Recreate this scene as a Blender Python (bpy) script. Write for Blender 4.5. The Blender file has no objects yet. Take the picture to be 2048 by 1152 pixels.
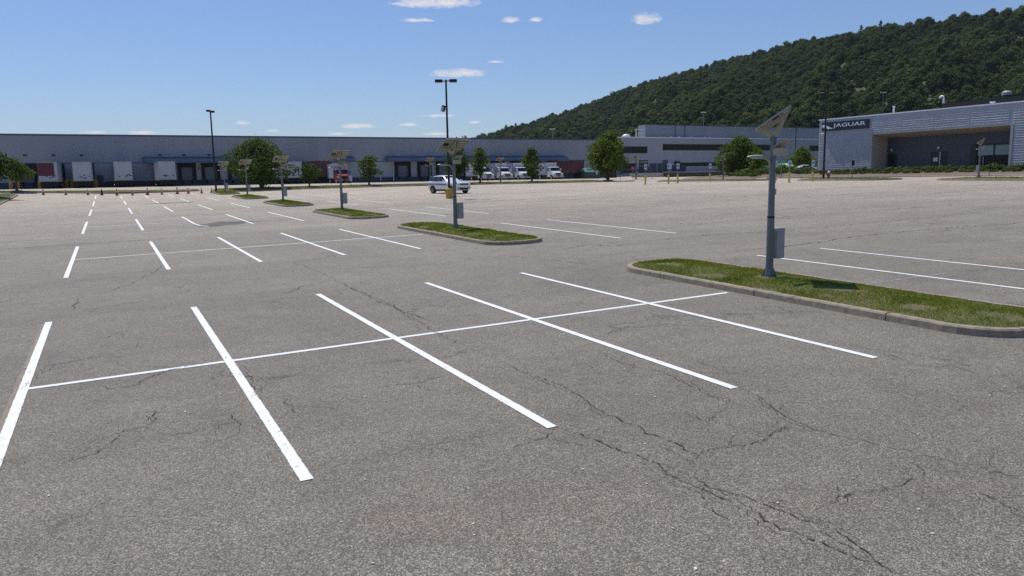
import bpy, math, random
import numpy as np
from mathutils import Vector, Matrix
R = math.radians
C = bpy.data.collections.new("scene"); bpy.context.scene.collection.children.link(C)
S = bpy.context.scene
rng = random.Random(7)

# ------------------------------------------------------------------ terrain
def sst(t):
    t = max(0., min(1., t)); return t*t*(3-2*t)
def smin(a, b, k):
    h = max(0., min(1., .5+.5*(b-a)/k)); return b*(1-h)+a*h-k*h*(1-h)
def hgt(u, v):
    z = smin(.01866*u+.01455*v, 2.1, .25)
    z += .065*max(0, min(2-u, 14))*max(0, min(1, (v-78)/30))
    y = sst((v-109)/11); z = z*(1-y)+2.7*y
    r = sst((u-78)/16); z = z+(2.65-z)*r
    b = sst((u-96)/14)*sst((v-143)/4); z = z+(3.7-z)*b
    return z
GU0, GV0, GS = -75., -42., 1.5
NU, NV = 142, 128
GZ = [[hgt(GU0+i*GS, GV0+j*GS) for j in range(NV)] for i in range(NU)]
def gz(u, v):
    a = (u-GU0)/GS; b = (v-GV0)/GS
    i = max(0, min(NU-2, int(a))); j = max(0, min(NV-2, int(b)))
    a -= i; b -= j
    return (GZ[i][j]*(1-a)*(1-b)+GZ[i+1][j]*a*(1-b)+GZ[i][j+1]*(1-a)*b+GZ[i+1][j+1]*a*b)

# ------------------------------------------------------------------ materials
def newmat(name):
    m = bpy.data.materials.new(name); m.use_nodes = True
    nt = m.node_tree; b = nt.nodes['Principled BSDF']
    return m, nt, b
def nd(nt, t, **k):
    n = nt.nodes.new(t)
    for a, v in k.items(): setattr(n, a, v)
    return n
def mth(nt, op, a, b=None, clamp=False):
    n = nd(nt, 'ShaderNodeMath', operation=op, use_clamp=clamp)
    for i, x in enumerate((a, b)):
        if x is None: continue
        if isinstance(x, (int, float)): n.inputs[i].default_value = x
        else: nt.links.new(x, n.inputs[i])
    return n.outputs[0]
def mixc(nt, f, a, b, blend='MIX'):
    n = nd(nt, 'ShaderNodeMix', data_type='RGBA', blend_type=blend)
    for i, x in ((0, f), (6, a), (7, b)):
        if isinstance(x, (int, float)): n.inputs[i].default_value = x
        elif isinstance(x, tuple): n.inputs[i].default_value = (*x[:3], 1)
        else: nt.links.new(x, n.inputs[i])
    return n.outputs[2]
def ramp(nt, f, stops):
    n = nd(nt, 'ShaderNodeValToRGB'); e = n.color_ramp.elements
    while len(e) < len(stops): e.new(.5)
    for k, (p, c) in zip(e, stops):
        k.position = p; k.color = (*c, 1) if isinstance(c, tuple) else (c, c, c, 1)
    nt.links.new(f, n.inputs[0]); return n.outputs[0]
def noise(nt, vec, scale, det=4, rough=.55, dist=0):
    n = nd(nt, 'ShaderNodeTexNoise'); n.inputs['Scale'].default_value = scale
    n.inputs['Detail'].default_value = det; n.inputs['Roughness'].default_value = rough
    n.inputs['Distortion'].default_value = dist
    nt.links.new(vec, n.inputs['Vector']); return n.outputs['Fac']
def scaled(nt, vec, s):
    n = nd(nt, 'ShaderNodeMapping'); n.inputs['Scale'].default_value = s
    nt.links.new(vec, n.inputs['Vector']); return n.outputs[0]
def bump(nt, b, h, strength, dist):
    n = nd(nt, 'ShaderNodeBump'); n.inputs['Strength'].default_value = strength
    n.inputs['Distance'].default_value = dist
    nt.links.new(h, n.inputs['Height']); nt.links.new(n.outputs[0], b.inputs['Normal'])
def pm(name, col, rough=.6, metal=0, var=.12, scale=3., stretch=(1, 1, 1), bmp=0, spec=.5, coat=0):
    m, nt, b = newmat(name)
    o = nd(nt, 'ShaderNodeTexCoord').outputs['Object']
    v = scaled(nt, o, stretch)
    f = noise(nt, v, scale, 5, .6)
    lo = tuple(c*(1-var) for c in col); hi = tuple(min(1, c*(1+var)) for c in col)
    nt.links.new(ramp(nt, f, [(.3, lo), (.7, hi)]), b.inputs['Base Color'])
    b.inputs['Roughness'].default_value = rough; b.inputs['Metallic'].default_value = metal
    b.inputs['Specular IOR Level'].default_value = spec
    if coat: b.inputs['Coat Weight'].default_value = coat; b.inputs['Coat Roughness'].default_value = .05
    if bmp: bump(nt, b, f, .5, bmp)
    return m

def mat_asphalt(name, base, lot=False):
    m, nt, b = newmat(name)
    o = nd(nt, 'ShaderNodeTexCoord').outputs['Object']
    vor = nd(nt, 'ShaderNodeTexVoronoi'); vor.inputs['Scale'].default_value = 100
    nt.links.new(o, vor.inputs['Vector'])
    sep = nd(nt, 'ShaderNodeSeparateColor'); nt.links.new(vor.outputs['Color'], sep.inputs[0])
    st = ramp(nt, sep.outputs[0], [(0, base*.14), (.35, base*.38), (.60, base*.95), (.84, base*1.95), (1, base*3.1)])
    vor2 = nd(nt, 'ShaderNodeTexVoronoi'); vor2.inputs['Scale'].default_value = 170
    nt.links.new(o, vor2.inputs['Vector'])
    sep2 = nd(nt, 'ShaderNodeSeparateColor'); nt.links.new(vor2.outputs['Color'], sep2.inputs[0])
    st2 = ramp(nt, sep2.outputs[1], [(0, base*.5), (.55, base*.9), (1, base*1.9)])
    c = mixc(nt, .38, st, st2)
    # weathering: broad patches, warm rusty drift, streaks of traffic along both axes
    p1 = ramp(nt, noise(nt, o, .22, 6, .62), [(.25, .84), (.5, 1.), (.75, 1.14)])
    p2 = ramp(nt, noise(nt, scaled(nt, o, (.05, .6, 1)), 1., 4, .6), [(.3, .90), (.7, 1.08)])
    p3 = ramp(nt, noise(nt, o, 1.6, 5, .6, .6), [(.28, .84), (.55, 1.0), (.8, 1.06)])
    c = mixc(nt, 1, c, p1, 'MULTIPLY'); c = mixc(nt, 1, c, p2, 'MULTIPLY'); c = mixc(nt, 1, c, p3, 'MULTIPLY')
    if lot:                                              # far paving painted lighter, standing in for grazing-angle brightening
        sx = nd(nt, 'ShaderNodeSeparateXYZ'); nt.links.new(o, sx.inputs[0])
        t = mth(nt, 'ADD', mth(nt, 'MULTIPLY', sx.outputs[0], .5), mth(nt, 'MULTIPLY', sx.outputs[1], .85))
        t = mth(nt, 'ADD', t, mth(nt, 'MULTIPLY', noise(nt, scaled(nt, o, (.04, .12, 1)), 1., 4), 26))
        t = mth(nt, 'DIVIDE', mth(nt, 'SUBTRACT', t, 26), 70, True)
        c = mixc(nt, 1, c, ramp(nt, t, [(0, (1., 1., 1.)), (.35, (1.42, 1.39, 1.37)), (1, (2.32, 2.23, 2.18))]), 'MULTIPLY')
    w = ramp(nt, noise(nt, o, .55, 6, .68, .8), [(.38, (1.08, .97, .775)), (.58, (1.10, .96, .76)), (.72, (1.18, .935, .73))])
    c = mixc(nt, 1, c, w, 'MULTIPLY')
    # thin map cracking, broken up by a mask
    dv = nd(nt, 'ShaderNodeVectorMath', operation='ADD')
    nz = nd(nt, 'ShaderNodeTexNoise'); nz.inputs['Scale'].default_value = 1.3; nz.inputs['Detail'].default_value = 6
    nt.links.new(o, nz.inputs['Vector'])
    sc = nd(nt, 'ShaderNodeVectorMath', operation='SCALE'); sc.inputs['Scale'].default_value = 1.5
    nt.links.new(nz.outputs['Color'], sc.inputs[0]); nt.links.new(o, dv.inputs[0]); nt.links.new(sc.outputs[0], dv.inputs[1])
    ve = nd(nt, 'ShaderNodeTexVoronoi', feature='DISTANCE_TO_EDGE'); ve.inputs['Scale'].default_value = .34
    nt.links.new(dv.outputs[0], ve.inputs['Vector'])
    line = ramp(nt, ve.outputs['Distance'], [(0, 1.), (.0035, .8), (.010, 0.)])
    mask = ramp(nt, noise(nt, o, .5, 3), [(.50, 0.), (.62, 1.)])
    cr = mth(nt, 'MULTIPLY', mth(nt, 'MULTIPLY', line, mask), .62)
    c = mixc(nt, cr, c, (base*.18, base*.16, base*.15))
    nt.links.new(c, b.inputs['Base Color'])
    b.inputs['Roughness'].default_value = .75; b.inputs['Specular IOR Level'].default_value = .4
    b.inputs['Sheen Weight'].default_value = .08; b.inputs['Sheen Roughness'].default_value = .5; b.inputs['Sheen Tint'].default_value = (1, .86, .72, 1)
    bump(nt, b, mth(nt, 'SUBTRACT', sep.outputs[0], vor.outputs['Distance']), .55, .006)
    return m

def mat_paint(name, col, worn):
    m, nt, b = newmat(name)
    o = nd(nt, 'ShaderNodeTexCoord').outputs['Object']
    vor = nd(nt, 'ShaderNodeTexVoronoi'); vor.inputs['Scale'].default_value = 62
    nt.links.new(o, vor.inputs['Vector'])
    sep = nd(nt, 'ShaderNodeSeparateColor'); nt.links.new(vor.outputs['Color'], sep.inputs[0])
    f = mth(nt, 'ADD', sep.outputs[0], mth(nt, 'MULTIPLY', noise(nt, o, 5, 6, .7), .9))
    k = ramp(nt, mth(nt, 'MULTIPLY', f, .5), [(worn, 0.), (worn+.05, 1.)])
    fine = ramp(nt, noise(nt, o, 45, 3), [(.3, .86), (.7, 1.)])
    c = mixc(nt, 1, col, fine, 'MULTIPLY')
    c = mixc(nt, k, c, (.14, .13, .12))
    nt.links.new(c, b.inputs['Base Color']); b.inputs['Roughness'].default_value = .7
    bump(nt, b, sep.outputs[0], .4, .004)
    return m

def mat_leaf(name, cols, rough=.55, trans=.25, broad=False):
    m, nt, b = newmat(name)
    g = nd(nt, 'ShaderNodeNewGeometry')
    o = nd(nt, 'ShaderNodeTexCoord').outputs['Object']
    oi = nd(nt, 'ShaderNodeObjectInfo')
    f = mth(nt, 'ADD', mth(nt, 'MULTIPLY', g.outputs['Random Per Island'], .55),
            mth(nt, 'MULTIPLY', oi.outputs['Random'], .45))
    if broad: f = mth(nt, 'ADD', mth(nt, 'MULTIPLY', f, .55), mth(nt, 'MULTIPLY', ramp(nt, noise(nt, g.outputs['Position'], .022 if broad is True else broad, 6, .7), [(.38, 0.), (.62, 1.)]), .50))
    n = len(cols)
    c = ramp(nt, f, [(i/(n-1)*.9+.05, cc) for i, cc in enumerate(cols)])
    nt.links.new(c, b.inputs['Base Color']); b.inputs['Roughness'].default_value = rough
    b.inputs['Specular IOR Level'].default_value = .12
    tr = nd(nt, 'ShaderNodeBsdfTranslucent'); nt.links.new(mixc(nt, 1, c, (1.25, 1.25, .55), 'MULTIPLY'), tr.inputs[0])
    mx = nd(nt, 'ShaderNodeMixShader'); mx.inputs[0].default_value = trans
    nt.links.new(b.outputs[0], mx.inputs[1]); nt.links.new(tr.outputs[0], mx.inputs[2])
    nt.links.new(mx.outputs[0], nt.nodes['Material Output'].inputs[0])
    return m

def mat_turf(name):
    m, nt, b = newmat(name)
    o = nd(nt, 'ShaderNodeTexCoord').outputs['Object']
    a = ramp(nt, noise(nt, o, 1.3, 6, .65), [(.30, (.085, .105, .030)), (.46, (.130, .140, .045)), (.60, (.170, .150, .065)), (.76, (.210, .175, .095))])
    d = ramp(nt, noise(nt, o, 38, 4, .7), [(.3, .55), (.7, 1.3)])
    nt.links.new(mixc(nt, 1, a, d, 'MULTIPLY'), b.inputs['Base Color']); b.inputs['Roughness'].default_value = .9
    bump(nt, b, noise(nt, o, 30, 4, .7), .9, .05)
    return m

def mat_siding(name, col, axis, pitch, depth, rough=.5, metal=0., var=.06):
    """sheet-metal siding: real colour variation between sheets plus a profile in the bump"""
    m, nt, b = newmat(name)
    o = nd(nt, 'ShaderNodeTexCoord').outputs['Object']
    sx = nd(nt, 'ShaderNodeSeparateXYZ'); nt.links.new(o, sx.inputs[0])
    t = mth(nt, 'MULTIPLY', sx.outputs[axis], 2*math.pi/pitch)
    w = mth(nt, 'SINE', t)
    sheet = nd(nt, 'ShaderNodeTexWhiteNoise', noise_dimensions='1D')
    nt.links.new(mth(nt, 'FLOOR', mth(nt, 'DIVIDE', sx.outputs[axis], pitch*6)), sheet.inputs['W'])
    f = mth(nt, 'ADD', mth(nt, 'MULTIPLY', sheet.outputs[0], .6), mth(nt, 'MULTIPLY', noise(nt, scaled(nt, o, (1, 1, .15)), .8, 5, .65), .6))
    lo = tuple(c*(1-var) for c in col); hi = tuple(c*(1+var) for c in col)
    nt.links.new(ramp(nt, f, [(.2, lo), (.9, hi)]), b.inputs['Base Color'])
    b.inputs['Roughness'].default_value = rough; b.inputs['Metallic'].default_value = metal
    bump(nt, b, w, .6, depth)
    return m

def mat_panels(name, col, pu, pz, axis=0, rough=.5, groove=.55):
    """flat wall panels with dark joints every pu by pz metres"""
    m, nt, b = newmat(name)
    o = nd(nt, 'ShaderNodeTexCoord').outputs['Object']
    sx = nd(nt, 'ShaderNodeSeparateXYZ'); nt.links.new(o, sx.inputs[0])
    def edge(s, p, w):
        fr = mth(nt, 'FRACT', mth(nt, 'DIVIDE', s, p))
        return mth(nt, 'LESS_THAN', fr, w/p)
    e = mth(nt, 'MAXIMUM', edge(sx.outputs[axis], pu, .06), edge(sx.outputs[2], pz, .05))
    f = noise(nt, scaled(nt, o, (1, 1, .3)), .5, 5, .6)
    lo = tuple(c*.94 for c in col); hi = tuple(c*1.06 for c in col)
    c = ramp(nt, f, [(.3, lo), (.7, hi)])
    c = mixc(nt, e, c, tuple(x*groove for x in col))
    nt.links.new(c, b.inputs['Base Color']); b.inputs['Roughness'].default_value = rough
    return m

def mat_glass(name, col=(.012, .014, .018), rough=.06):
    m, nt, b = newmat(name)
    o = nd(nt, 'ShaderNodeTexCoord').outputs['Object']
    f = noise(nt, o, .6, 3)
    nt.links.new(ramp(nt, f, [(.3, tuple(c*.7 for c in col)), (.7, tuple(c*1.5 for c in col))]), b.inputs['Base Color'])
    b.inputs['Roughness'].default_value = rough; b.inputs['Specular IOR Level'].default_value = .55
    return m

def mat_mulch(name):
    m, nt, b = newmat(name)
    o = nd(nt, 'ShaderNodeTexCoord').outputs['Object']
    vor = nd(nt, 'ShaderNodeTexVoronoi'); vor.inputs['Scale'].default_value = 11
    nt.links.new(o, vor.inputs['Vector'])
    sep = nd(nt, 'ShaderNodeSeparateColor'); nt.links.new(vor.outputs['Color'], sep.inputs[0])
    nt.links.new(ramp(nt, sep.outputs[0], [(0, (.08, .055, .038)), (.6, (.16, .115, .080)), (1, (.27, .21, .16))]), b.inputs['Base Color'])
    b.inputs['Roughness'].default_value = .95
    return m

M = {}
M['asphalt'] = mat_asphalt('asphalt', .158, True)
M['white_paint'] = mat_paint('white_road_paint', (.80, .80, .79), .70)
M['thin_paint'] = mat_paint('thin_road_paint', (.78, .78, .77), .76)
M['old_paint'] = mat_paint('faded_ochre_paint', (.30, .22, .12), .42)
M['old_white'] = mat_paint('faded_white_paint', (.36, .33, .27), .42)
M['kerb'] = pm('kerb_concrete', (.29, .24, .18), .9, var=.28, scale=6, bmp=.02)
M['kerb_pale'] = pm('pale_concrete', (.46, .43, .37), .9, var=.16, scale=4, bmp=.01)
M['turf'] = mat_turf('turf')
M['blade'] = mat_leaf('grass_blades', [(.070, .115, .012), (.135, .190, .018), (.225, .265, .028), (.31, .27, .075)], .6, .3, 1.1)
M['leaf'] = mat_leaf('tree_leaves', [(.034, .064, .016), (.058, .098, .018), (.098, .142, .026), (.150, .185, .045)], .75, .28)
M['leaf_bright'] = mat_leaf('bright_tree_leaves', [(.050, .082, .014), (.085, .125, .018), (.135, .175, .028), (.185, .21, .045)], .75, .3)
M['leaf_far'] = mat_leaf('hill_leaves', [(.017, .034, .018), (.034, .060, .023), (.060, .094, .030), (.125, .155, .046)], .85, .28, True)
M['shrub'] = mat_leaf('shrub_leaves', [(.045, .078, .020), (.075, .115, .026), (.12, .155, .045)], .6, .25)
M['bark'] = pm('bark', (.085, .062, .046), .95, var=.4, scale=9, stretch=(1, 1, .25), bmp=.03)
M['mulch'] = mat_mulch('bark_mulch')
M['earth'] = pm('earth', (.06, .075, .03), .95, var=.4, scale=.05)
M['galv'] = pm('galvanised_pole', (.165, .178, .19), .5, .25, var=.14, scale=5, stretch=(1, 1, .3))
M['galv_pale'] = pm('pale_grey_metal', (.34, .35, .36), .5, .25, var=.08, scale=4)
M['tan'] = pm('tan_painted_metal', (.44, .385, .285), .55, var=.10, scale=6)
M['pv'] = pm('solar_cells', (.012, .017, .04), .15, var=.3, scale=12)
M['pv_back'] = pm('panel_backsheet', (.34, .32, .27), .6, var=.12, scale=5)
M['black_pole'] = pm('dark_bronze_metal', (.014, .013, .013), .45, .2, var=.2, scale=5)
M['lens'] = pm('lamp_lens', (.55, .56, .54), .25, var=.08)
M['yellow'] = pm('yellow_painted_concrete', (.50, .31, .055), .75, var=.22, scale=7, bmp=.01)
M['bollard_yellow'] = pm('yellow_bollard_sleeve', (.58, .40, .03), .55, var=.12, scale=5)
M['orange'] = pm('orange_cone_plastic', (.45, .055, .028), .5, var=.15, scale=8)
M['cone_white'] = pm('white_reflective_band', (.70, .70, .68), .4, var=.06)
M['black_rubber'] = pm('black_rubber', (.016, .016, .017), .8, var=.25, scale=9)
M['red_paint'] = pm('red_hydrant_paint', (.42, .025, .025), .45, var=.15, scale=9)
M['white_steel'] = pm('white_painted_steel', (.66, .67, .68), .4, var=.08, scale=1.5, stretch=(1, 1, .4), coat=.2)
M['trailer_white'] = pm('white_trailer_panels', (.37, .41, .48), .5, var=.11, scale=1.2, stretch=(1, 1, .3))
M['maroon'] = pm('maroon_painted_steel', (.085, .026, .030), .5, var=.2, scale=1.5, stretch=(1, 1, .3))
M['trailer_red'] = pm('faded_red_panel', (.085, .014, .028), .5, var=.16, scale=1.2)
M['chrome'] = pm('bright_metal', (.62, .63, .65), .2, .9, var=.06)
M['grey_bumper'] = pm('grey_bumper', (.45, .46, .48), .4, .3, var=.1)
M['dark'] = pm('dark_undercarriage', (.018, .018, .02), .8, var=.3, scale=4)
M['glass'] = mat_glass('dark_glass')
M['car_glass'] = mat_glass('car_glass', (.014, .018, .025), .12)
M['car_white'] = pm('white_car_paint', (.72, .73, .75), .25, var=.04, coat=.8)
M['car_blue'] = pm('blue_side_band', (.10, .15, .27), .3, var=.12, coat=.8)
M['car_red'] = pm('red_cab_paint', (.27, .03, .038), .3, var=.08, coat=.6)
M['car_green'] = pm('bright_green_paint', (.10, .42, .05), .3, var=.08, coat=.6)
M['headlight'] = pm('headlamp_glass', (.55, .58, .62), .1, .3, var=.1)
M['rim'] = pm('alloy_rim', (.38, .39, .41), .3, .7, var=.1)
M['ink_purple'] = pm('purple_lettering', (.14, .022, .10), .5, var=.1)
M['ink_red'] = pm('red_lettering', (.40, .03, .05), .5, var=.1)
M['ink_blue'] = pm('blue_lettering', (.05, .08, .20), .5, var=.1)
M['panel_pale'] = pm('pale_sign_panel', (.50, .52, .60), .5, var=.07)
M['wall'] = mat_siding('grey_metal_siding', (.285, .300, .340), 0, .32, .015, .5, .15)
M['wall_low'] = mat_siding('pale_lower_panels', (.35, .37, .41), 0, 1.2, .006, .6, 0, .05)
M['base_blue'] = pm('dark_blue_base_band', (.040, .056, .092), .65, var=.2, scale=.6)
M['coping'] = pm('blue_grey_coping', (.07, .10, .16), .4, .3, var=.1)
M['canopy'] = mat_siding('blue_canopy_metal', (.105, .145, .225), 0, .5, .012, .45, .2)
M['dock_black'] = pm('dock_seal_foam', (.012, .013, .016), .9, var=.25)
M['dock_door'] = mat_panels('grey_dock_door', (.125, .145, .175), 50, .55, 0, .55, .6)
M['roof'] = pm('grey_roof_membrane', (.42, .43, .45), .9, var=.15, scale=.3)
M['white_trim'] = pm('white_roof_edge', (.75, .76, .77), .5, var=.06)
M['office'] = mat_panels('pale_grey_wall_panels', (.33, .34, .375), 4.2, 1.35, 0, .55, .80)
M['office_up'] = mat_siding('penthouse_siding', (.265, .280, .322), 0, .4, .012, .5, .15)
M['office_dark'] = pm('dark_service_door', (.045, .055, .075), .5, var=.15)
M['brick'] = pm('brown_retaining_block', (.085, .068, .055), .9, var=.3, scale=2)
M['silver'] = pm('silver_ribbed_metal', (.33, .36, .425), .38, .3, var=.07, scale=.7, stretch=(1, 1, 2))
M['navy'] = mat_panels('navy_wall_panels', (.055, .062, .080), 4.4, 1.55, 1, .5, .55)
M['soffit'] = pm('tan_soffit', (.40, .35, .29), .7, var=.06, scale=.6)
M['sign_navy'] = pm('navy_sign_face', (.010, .016, .032), .3, var=.15)
M['sign_silver'] = pm('brushed_silver_letters', (.80, .82, .85), .3, .4, var=.05)
M['blind'] = pm('mint_window_blind', (.30, .40, .37), .8, var=.05, scale=.8)
M['black_frame'] = pm('black_frame', (.008, .008, .010), .4, var=.2)
M['dumpster_green'] = pm('teal_compactor_paint', (.035, .085, .080), .55, var=.25, scale=1.5)
M['dumpster_teal'] = pm('pale_teal_lid', (.17, .33, .31), .5, var=.2, scale=2)
M['dumpster_brown'] = pm('brown_dumpster_steel', (.075, .060, .055), .7, var=.3, scale=2)
M['sign_blue'] = pm('blue_sign_face', (.03, .09, .30), .5, var=.1)
M['patch'] = mat_asphalt('asphalt_repair', .085)
M['crack'] = pm('crack_fill', (.052, .040, .031), .95, var=.4, scale=6)
M['stain'] = pm('oil_stain', (.05, .045, .04), .9, var=.3)

# ------------------------------------------------------------------ mesh builder
class MB:
    def __init__(s): s.v = []; s.f = []; s.mi = []; s.m = 0
    def vert(s, *p): s.v.append(tuple(p)); return len(s.v)-1
    def face(s, *i): s.f.append(tuple(i)); s.mi.append(s.m)
    def poly(s, pts): s.face(*[s.vert(*p) for p in pts])
    def box(s, x0, x1, y0, y1, z0, z1):
        i = [s.vert(x, y, z) for x in (x0, x1) for y in (y0, y1) for z in (z0, z1)]
        for q in ((0, 1, 3, 2), (4, 6, 7, 5), (0, 4, 5, 1), (2, 3, 7, 6), (0, 2, 6, 4), (1, 5, 7, 3)):
            s.face(*[i[k] for k in q])
        return s
    def rbox(s, c, sz, rz=0, rx=0, ry=0):
        M_ = Matrix.Translation(c) @ Matrix.Rotation(rz, 4, 'Z') @ Matrix.Rotation(rx, 4, 'X') @ Matrix.Rotation(ry, 4, 'Y')
        n0 = len(s.v); a, b, d = (x/2 for x in sz); s.box(-a, a, -b, b, -d, d)
        for k in range(n0, len(s.v)): s.v[k] = tuple(M_ @ Vector(s.v[k]))
        return s
    def prism(s, pts, axis, a, b):
        """pts 2d outline (ccw), extruded along axis from a to b"""
        def P(p, t):
            return (t, p[0], p[1]) if axis == 0 else (p[0], t, p[1]) if axis == 1 else (p[0], p[1], t)
        n = len(pts); A = [s.vert(*P(p, a)) for p in pts]; B = [s.vert(*P(p, b)) for p in pts]
        s.face(*A[::-1]); s.face(*B)
        for i in range(n): s.face(A[i], A[(i+1) % n], B[(i+1) % n], B[i])
        return s
    def tube(s, pts, rad, n=10, cap=True):
        rings = []
        for k, p in enumerate(pts):
            p = Vector(p); a = Vector(pts[max(0, k-1)]); b = Vector(pts[min(len(pts)-1, k+1)])
            d = (b-a).normalized(); up = Vector((0, 0, 1)) if abs(d.z) < .95 else Vector((1, 0, 0))
            x = d.cross(up).normalized(); y = d.cross(x)
            r = rad[k] if isinstance(rad, (list, tuple)) else rad
            rings.append([s.vert(*(p+x*r*math.cos(2*math.pi*i/n)+y*r*math.sin(2*math.pi*i/n))) for i in range(n)])
        for A, B in zip(rings, rings[1:]):
            for i in range(n): s.face(A[i], A[(i+1) % n], B[(i+1) % n], B[i])
        if cap: s.face(*rings[0][::-1]); s.face(*rings[-1])
        return s
    def lathe(s, prof, n=16, c=(0, 0, 0), axis=2):
        rings = []
        for r, h in prof:
            ring = []
            for i in range(n):
                a = 2*math.pi*i/n; x, y = r*math.cos(a), r*math.sin(a)
                p = (x, y, h) if axis == 2 else (h, x, y) if axis == 0 else (y, h, x)
                ring.append(s.vert(p[0]+c[0], p[1]+c[1], p[2]+c[2]))
            rings.append(ring)
        for A, B in zip(rings, rings[1:]):
            for i in range(n): s.face(A[i], A[(i+1) % n], B[(i+1) % n], B[i])
        s.face(*rings[0][::-1]); s.face(*rings[-1])
        return s
    def build(s, name, mat, parent=None, smooth=False, bevel=0, loc=None):
        me = bpy.data.meshes.new(name); me.from_pydata(s.v, [], s.f)
        for m_ in (mat if isinstance(mat, (list, tuple)) else [mat]): me.materials.append(m_)
        me.polygons.foreach_set('material_index', s.mi)
        if smooth: me.polygons.foreach_set('use_smooth', [True]*len(s.f))
        me.update()
        o = bpy.data.objects.new(name, me); C.objects.link(o)
        if parent: o.parent = parent
        if loc: o.location = loc
        if bevel:
            bv = o.modifiers.new('bevel', 'BEVEL'); bv.width = bevel; bv.segments = 2; bv.limit_method = 'ANGLE'
        return o
def tag(o, label=None, cat=None, group=None, kind=None):
    if label: o['label'] = label
    if cat: o['category'] = cat
    if group: o['group'] = group
    if kind: o['kind'] = kind
    return o
def thing(name, label, cat, loc=(0, 0, 0), rz=0, group=None):
    o = bpy.data.objects.new(name, None); o.empty_display_size = .2; C.objects.link(o)
    o.location = loc; o.rotation_euler = (0, 0, rz)
    return tag(o, label, cat, group)
def copy_tree(o, parent=None):
    c = o.copy(); C.objects.link(c)
    if parent: c.parent = parent
    for ch in list(o.children): copy_tree(ch, c)
    return c
def structure(o): o['kind'] = 'structure'; return o
def text_mesh(name, body, w, h, depth, mat, parent, mtx, shear=0., bold=0.):
    cu = bpy.data.curves.new(name, 'FONT'); cu.body = body; cu.align_x = 'CENTER'; cu.align_y = 'CENTER'
    cu.extrude = depth; cu.shear = shear; cu.offset = bold; cu.resolution_u = 3
    t = bpy.data.objects.new(name, cu); C.objects.link(t)
    bpy.context.view_layer.update()
    me = bpy.data.meshes.new_from_object(t.evaluated_get(bpy.context.evaluated_depsgraph_get()))
    C.objects.unlink(t); bpy.data.objects.remove(t)
    co = np.empty(len(me.vertices)*3); me.vertices.foreach_get('co', co); co = co.reshape(-1, 3)
    mn, mx = co.min(0), co.max(0); ctr = (mn+mx)/2; ext = mx-mn
    co = (co-ctr)*np.array([w/ext[0], h/ext[1], 1.])
    co = np.array([tuple(mtx @ Vector(p)) for p in co])
    me.vertices.foreach_set('co', co.ravel()); me.update()
    me.materials.clear(); me.materials.append(mat)
    o = bpy.data.objects.new(name, me); C.objects.link(o); o.parent = parent
    return o
# facing matrices: local x = reading direction, local y = up
def face_mtx(pos, right):
    r = Vector(right).normalized(); up = Vector((0, 0, 1)); n = r.cross(up)
    m_ = Matrix((r, up, n)).transposed().to_4x4(); m_.translation = Vector(pos); return m_
# ------------------------------------------------------------------ ground, lot, markings
def sheet(name, u0, u1, v0, v1, step, mat, dz, zf=gz):
    nu = max(1, round((u1-u0)/step)); nv = max(1, round((v1-v0)/step)); mb = MB()
    ids = [[mb.vert(u0+(u1-u0)*i/nu, v0+(v1-v0)*j/nv, zf(u0+(u1-u0)*i/nu, v0+(v1-v0)*j/nv)+dz) for j in range(nv+1)] for i in range(nu+1)]
    for i in range(nu):
        for j in range(nv): mb.face(ids[i][j], ids[i+1][j], ids[i+1][j+1], ids[i][j+1])
    return mb.build(name, mat, smooth=True)
lot = MB()
ids = [[lot.vert(GU0+i*GS, GV0+j*GS, GZ[i][j]) for j in range(NV)] for i in range(NU)]
for i in range(NU-1):
    for j in range(NV-1): lot.face(ids[i][j], ids[i+1][j], ids[i+1][j+1], ids[i][j+1])
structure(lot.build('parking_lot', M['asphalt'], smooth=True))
g = MB(); rings = []
for r in [0, 20, 40, 60, 80, 100, 120, 150, 180, 220, 260, 320, 420, 600, 1000, 1800, 3200, 5000]:
    ring = []
    for k in range(72):
        a = 2*math.pi*k/72; u, v = r*math.cos(a), r*math.sin(a)
        ring.append(g.vert(u, v, hgt(max(-75, min(136, u)), max(-42, min(147, v)))-.5))
    rings.append(ring)
for A, B in zip(rings, rings[1:]):
    for k in range(72): g.face(A[k], B[k], B[(k+1) % 72], A[(k+1) % 72])
structure(g.build('ground', M['earth'], smooth=True))

def ribbon(name, pts, w, mat, dz=.006, seg=.75, rag=0.):
    """flat strip of width w following the ground along a polyline"""
    out = []
    for (a, b) in zip(pts, pts[1:]):
        n = max(1, int(math.dist(a, b)/seg))
        out += [(a[0]+(b[0]-a[0])*k/n, a[1]+(b[1]-a[1])*k/n) for k in range(n)]
    out.append(pts[-1]); mb = MB(); prev = None
    for k, p in enumerate(out):
        a = out[max(0, k-1)]; b = out[min(len(out)-1, k+1)]
        d = Vector((b[0]-a[0], b[1]-a[1])).normalized(); nx, ny = -d.y*w/2, d.x*w/2
        a_, b_ = 1+rng.gauss(0, rag), 1+rng.gauss(0, rag)
        cur = (mb.vert(p[0]+nx*a_, p[1]+ny*a_, gz(p[0]+nx, p[1]+ny)+dz), mb.vert(p[0]-nx*b_, p[1]-ny*b_, gz(p[0]-nx, p[1]-ny)+dz))
        if prev: mb.face(prev[0], prev[1], cur[1], cur[0])
        prev = cur
    return structure(mb.build(name, mat))
U0, V0, MOD = -1.27, 12.40, 18.28
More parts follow.
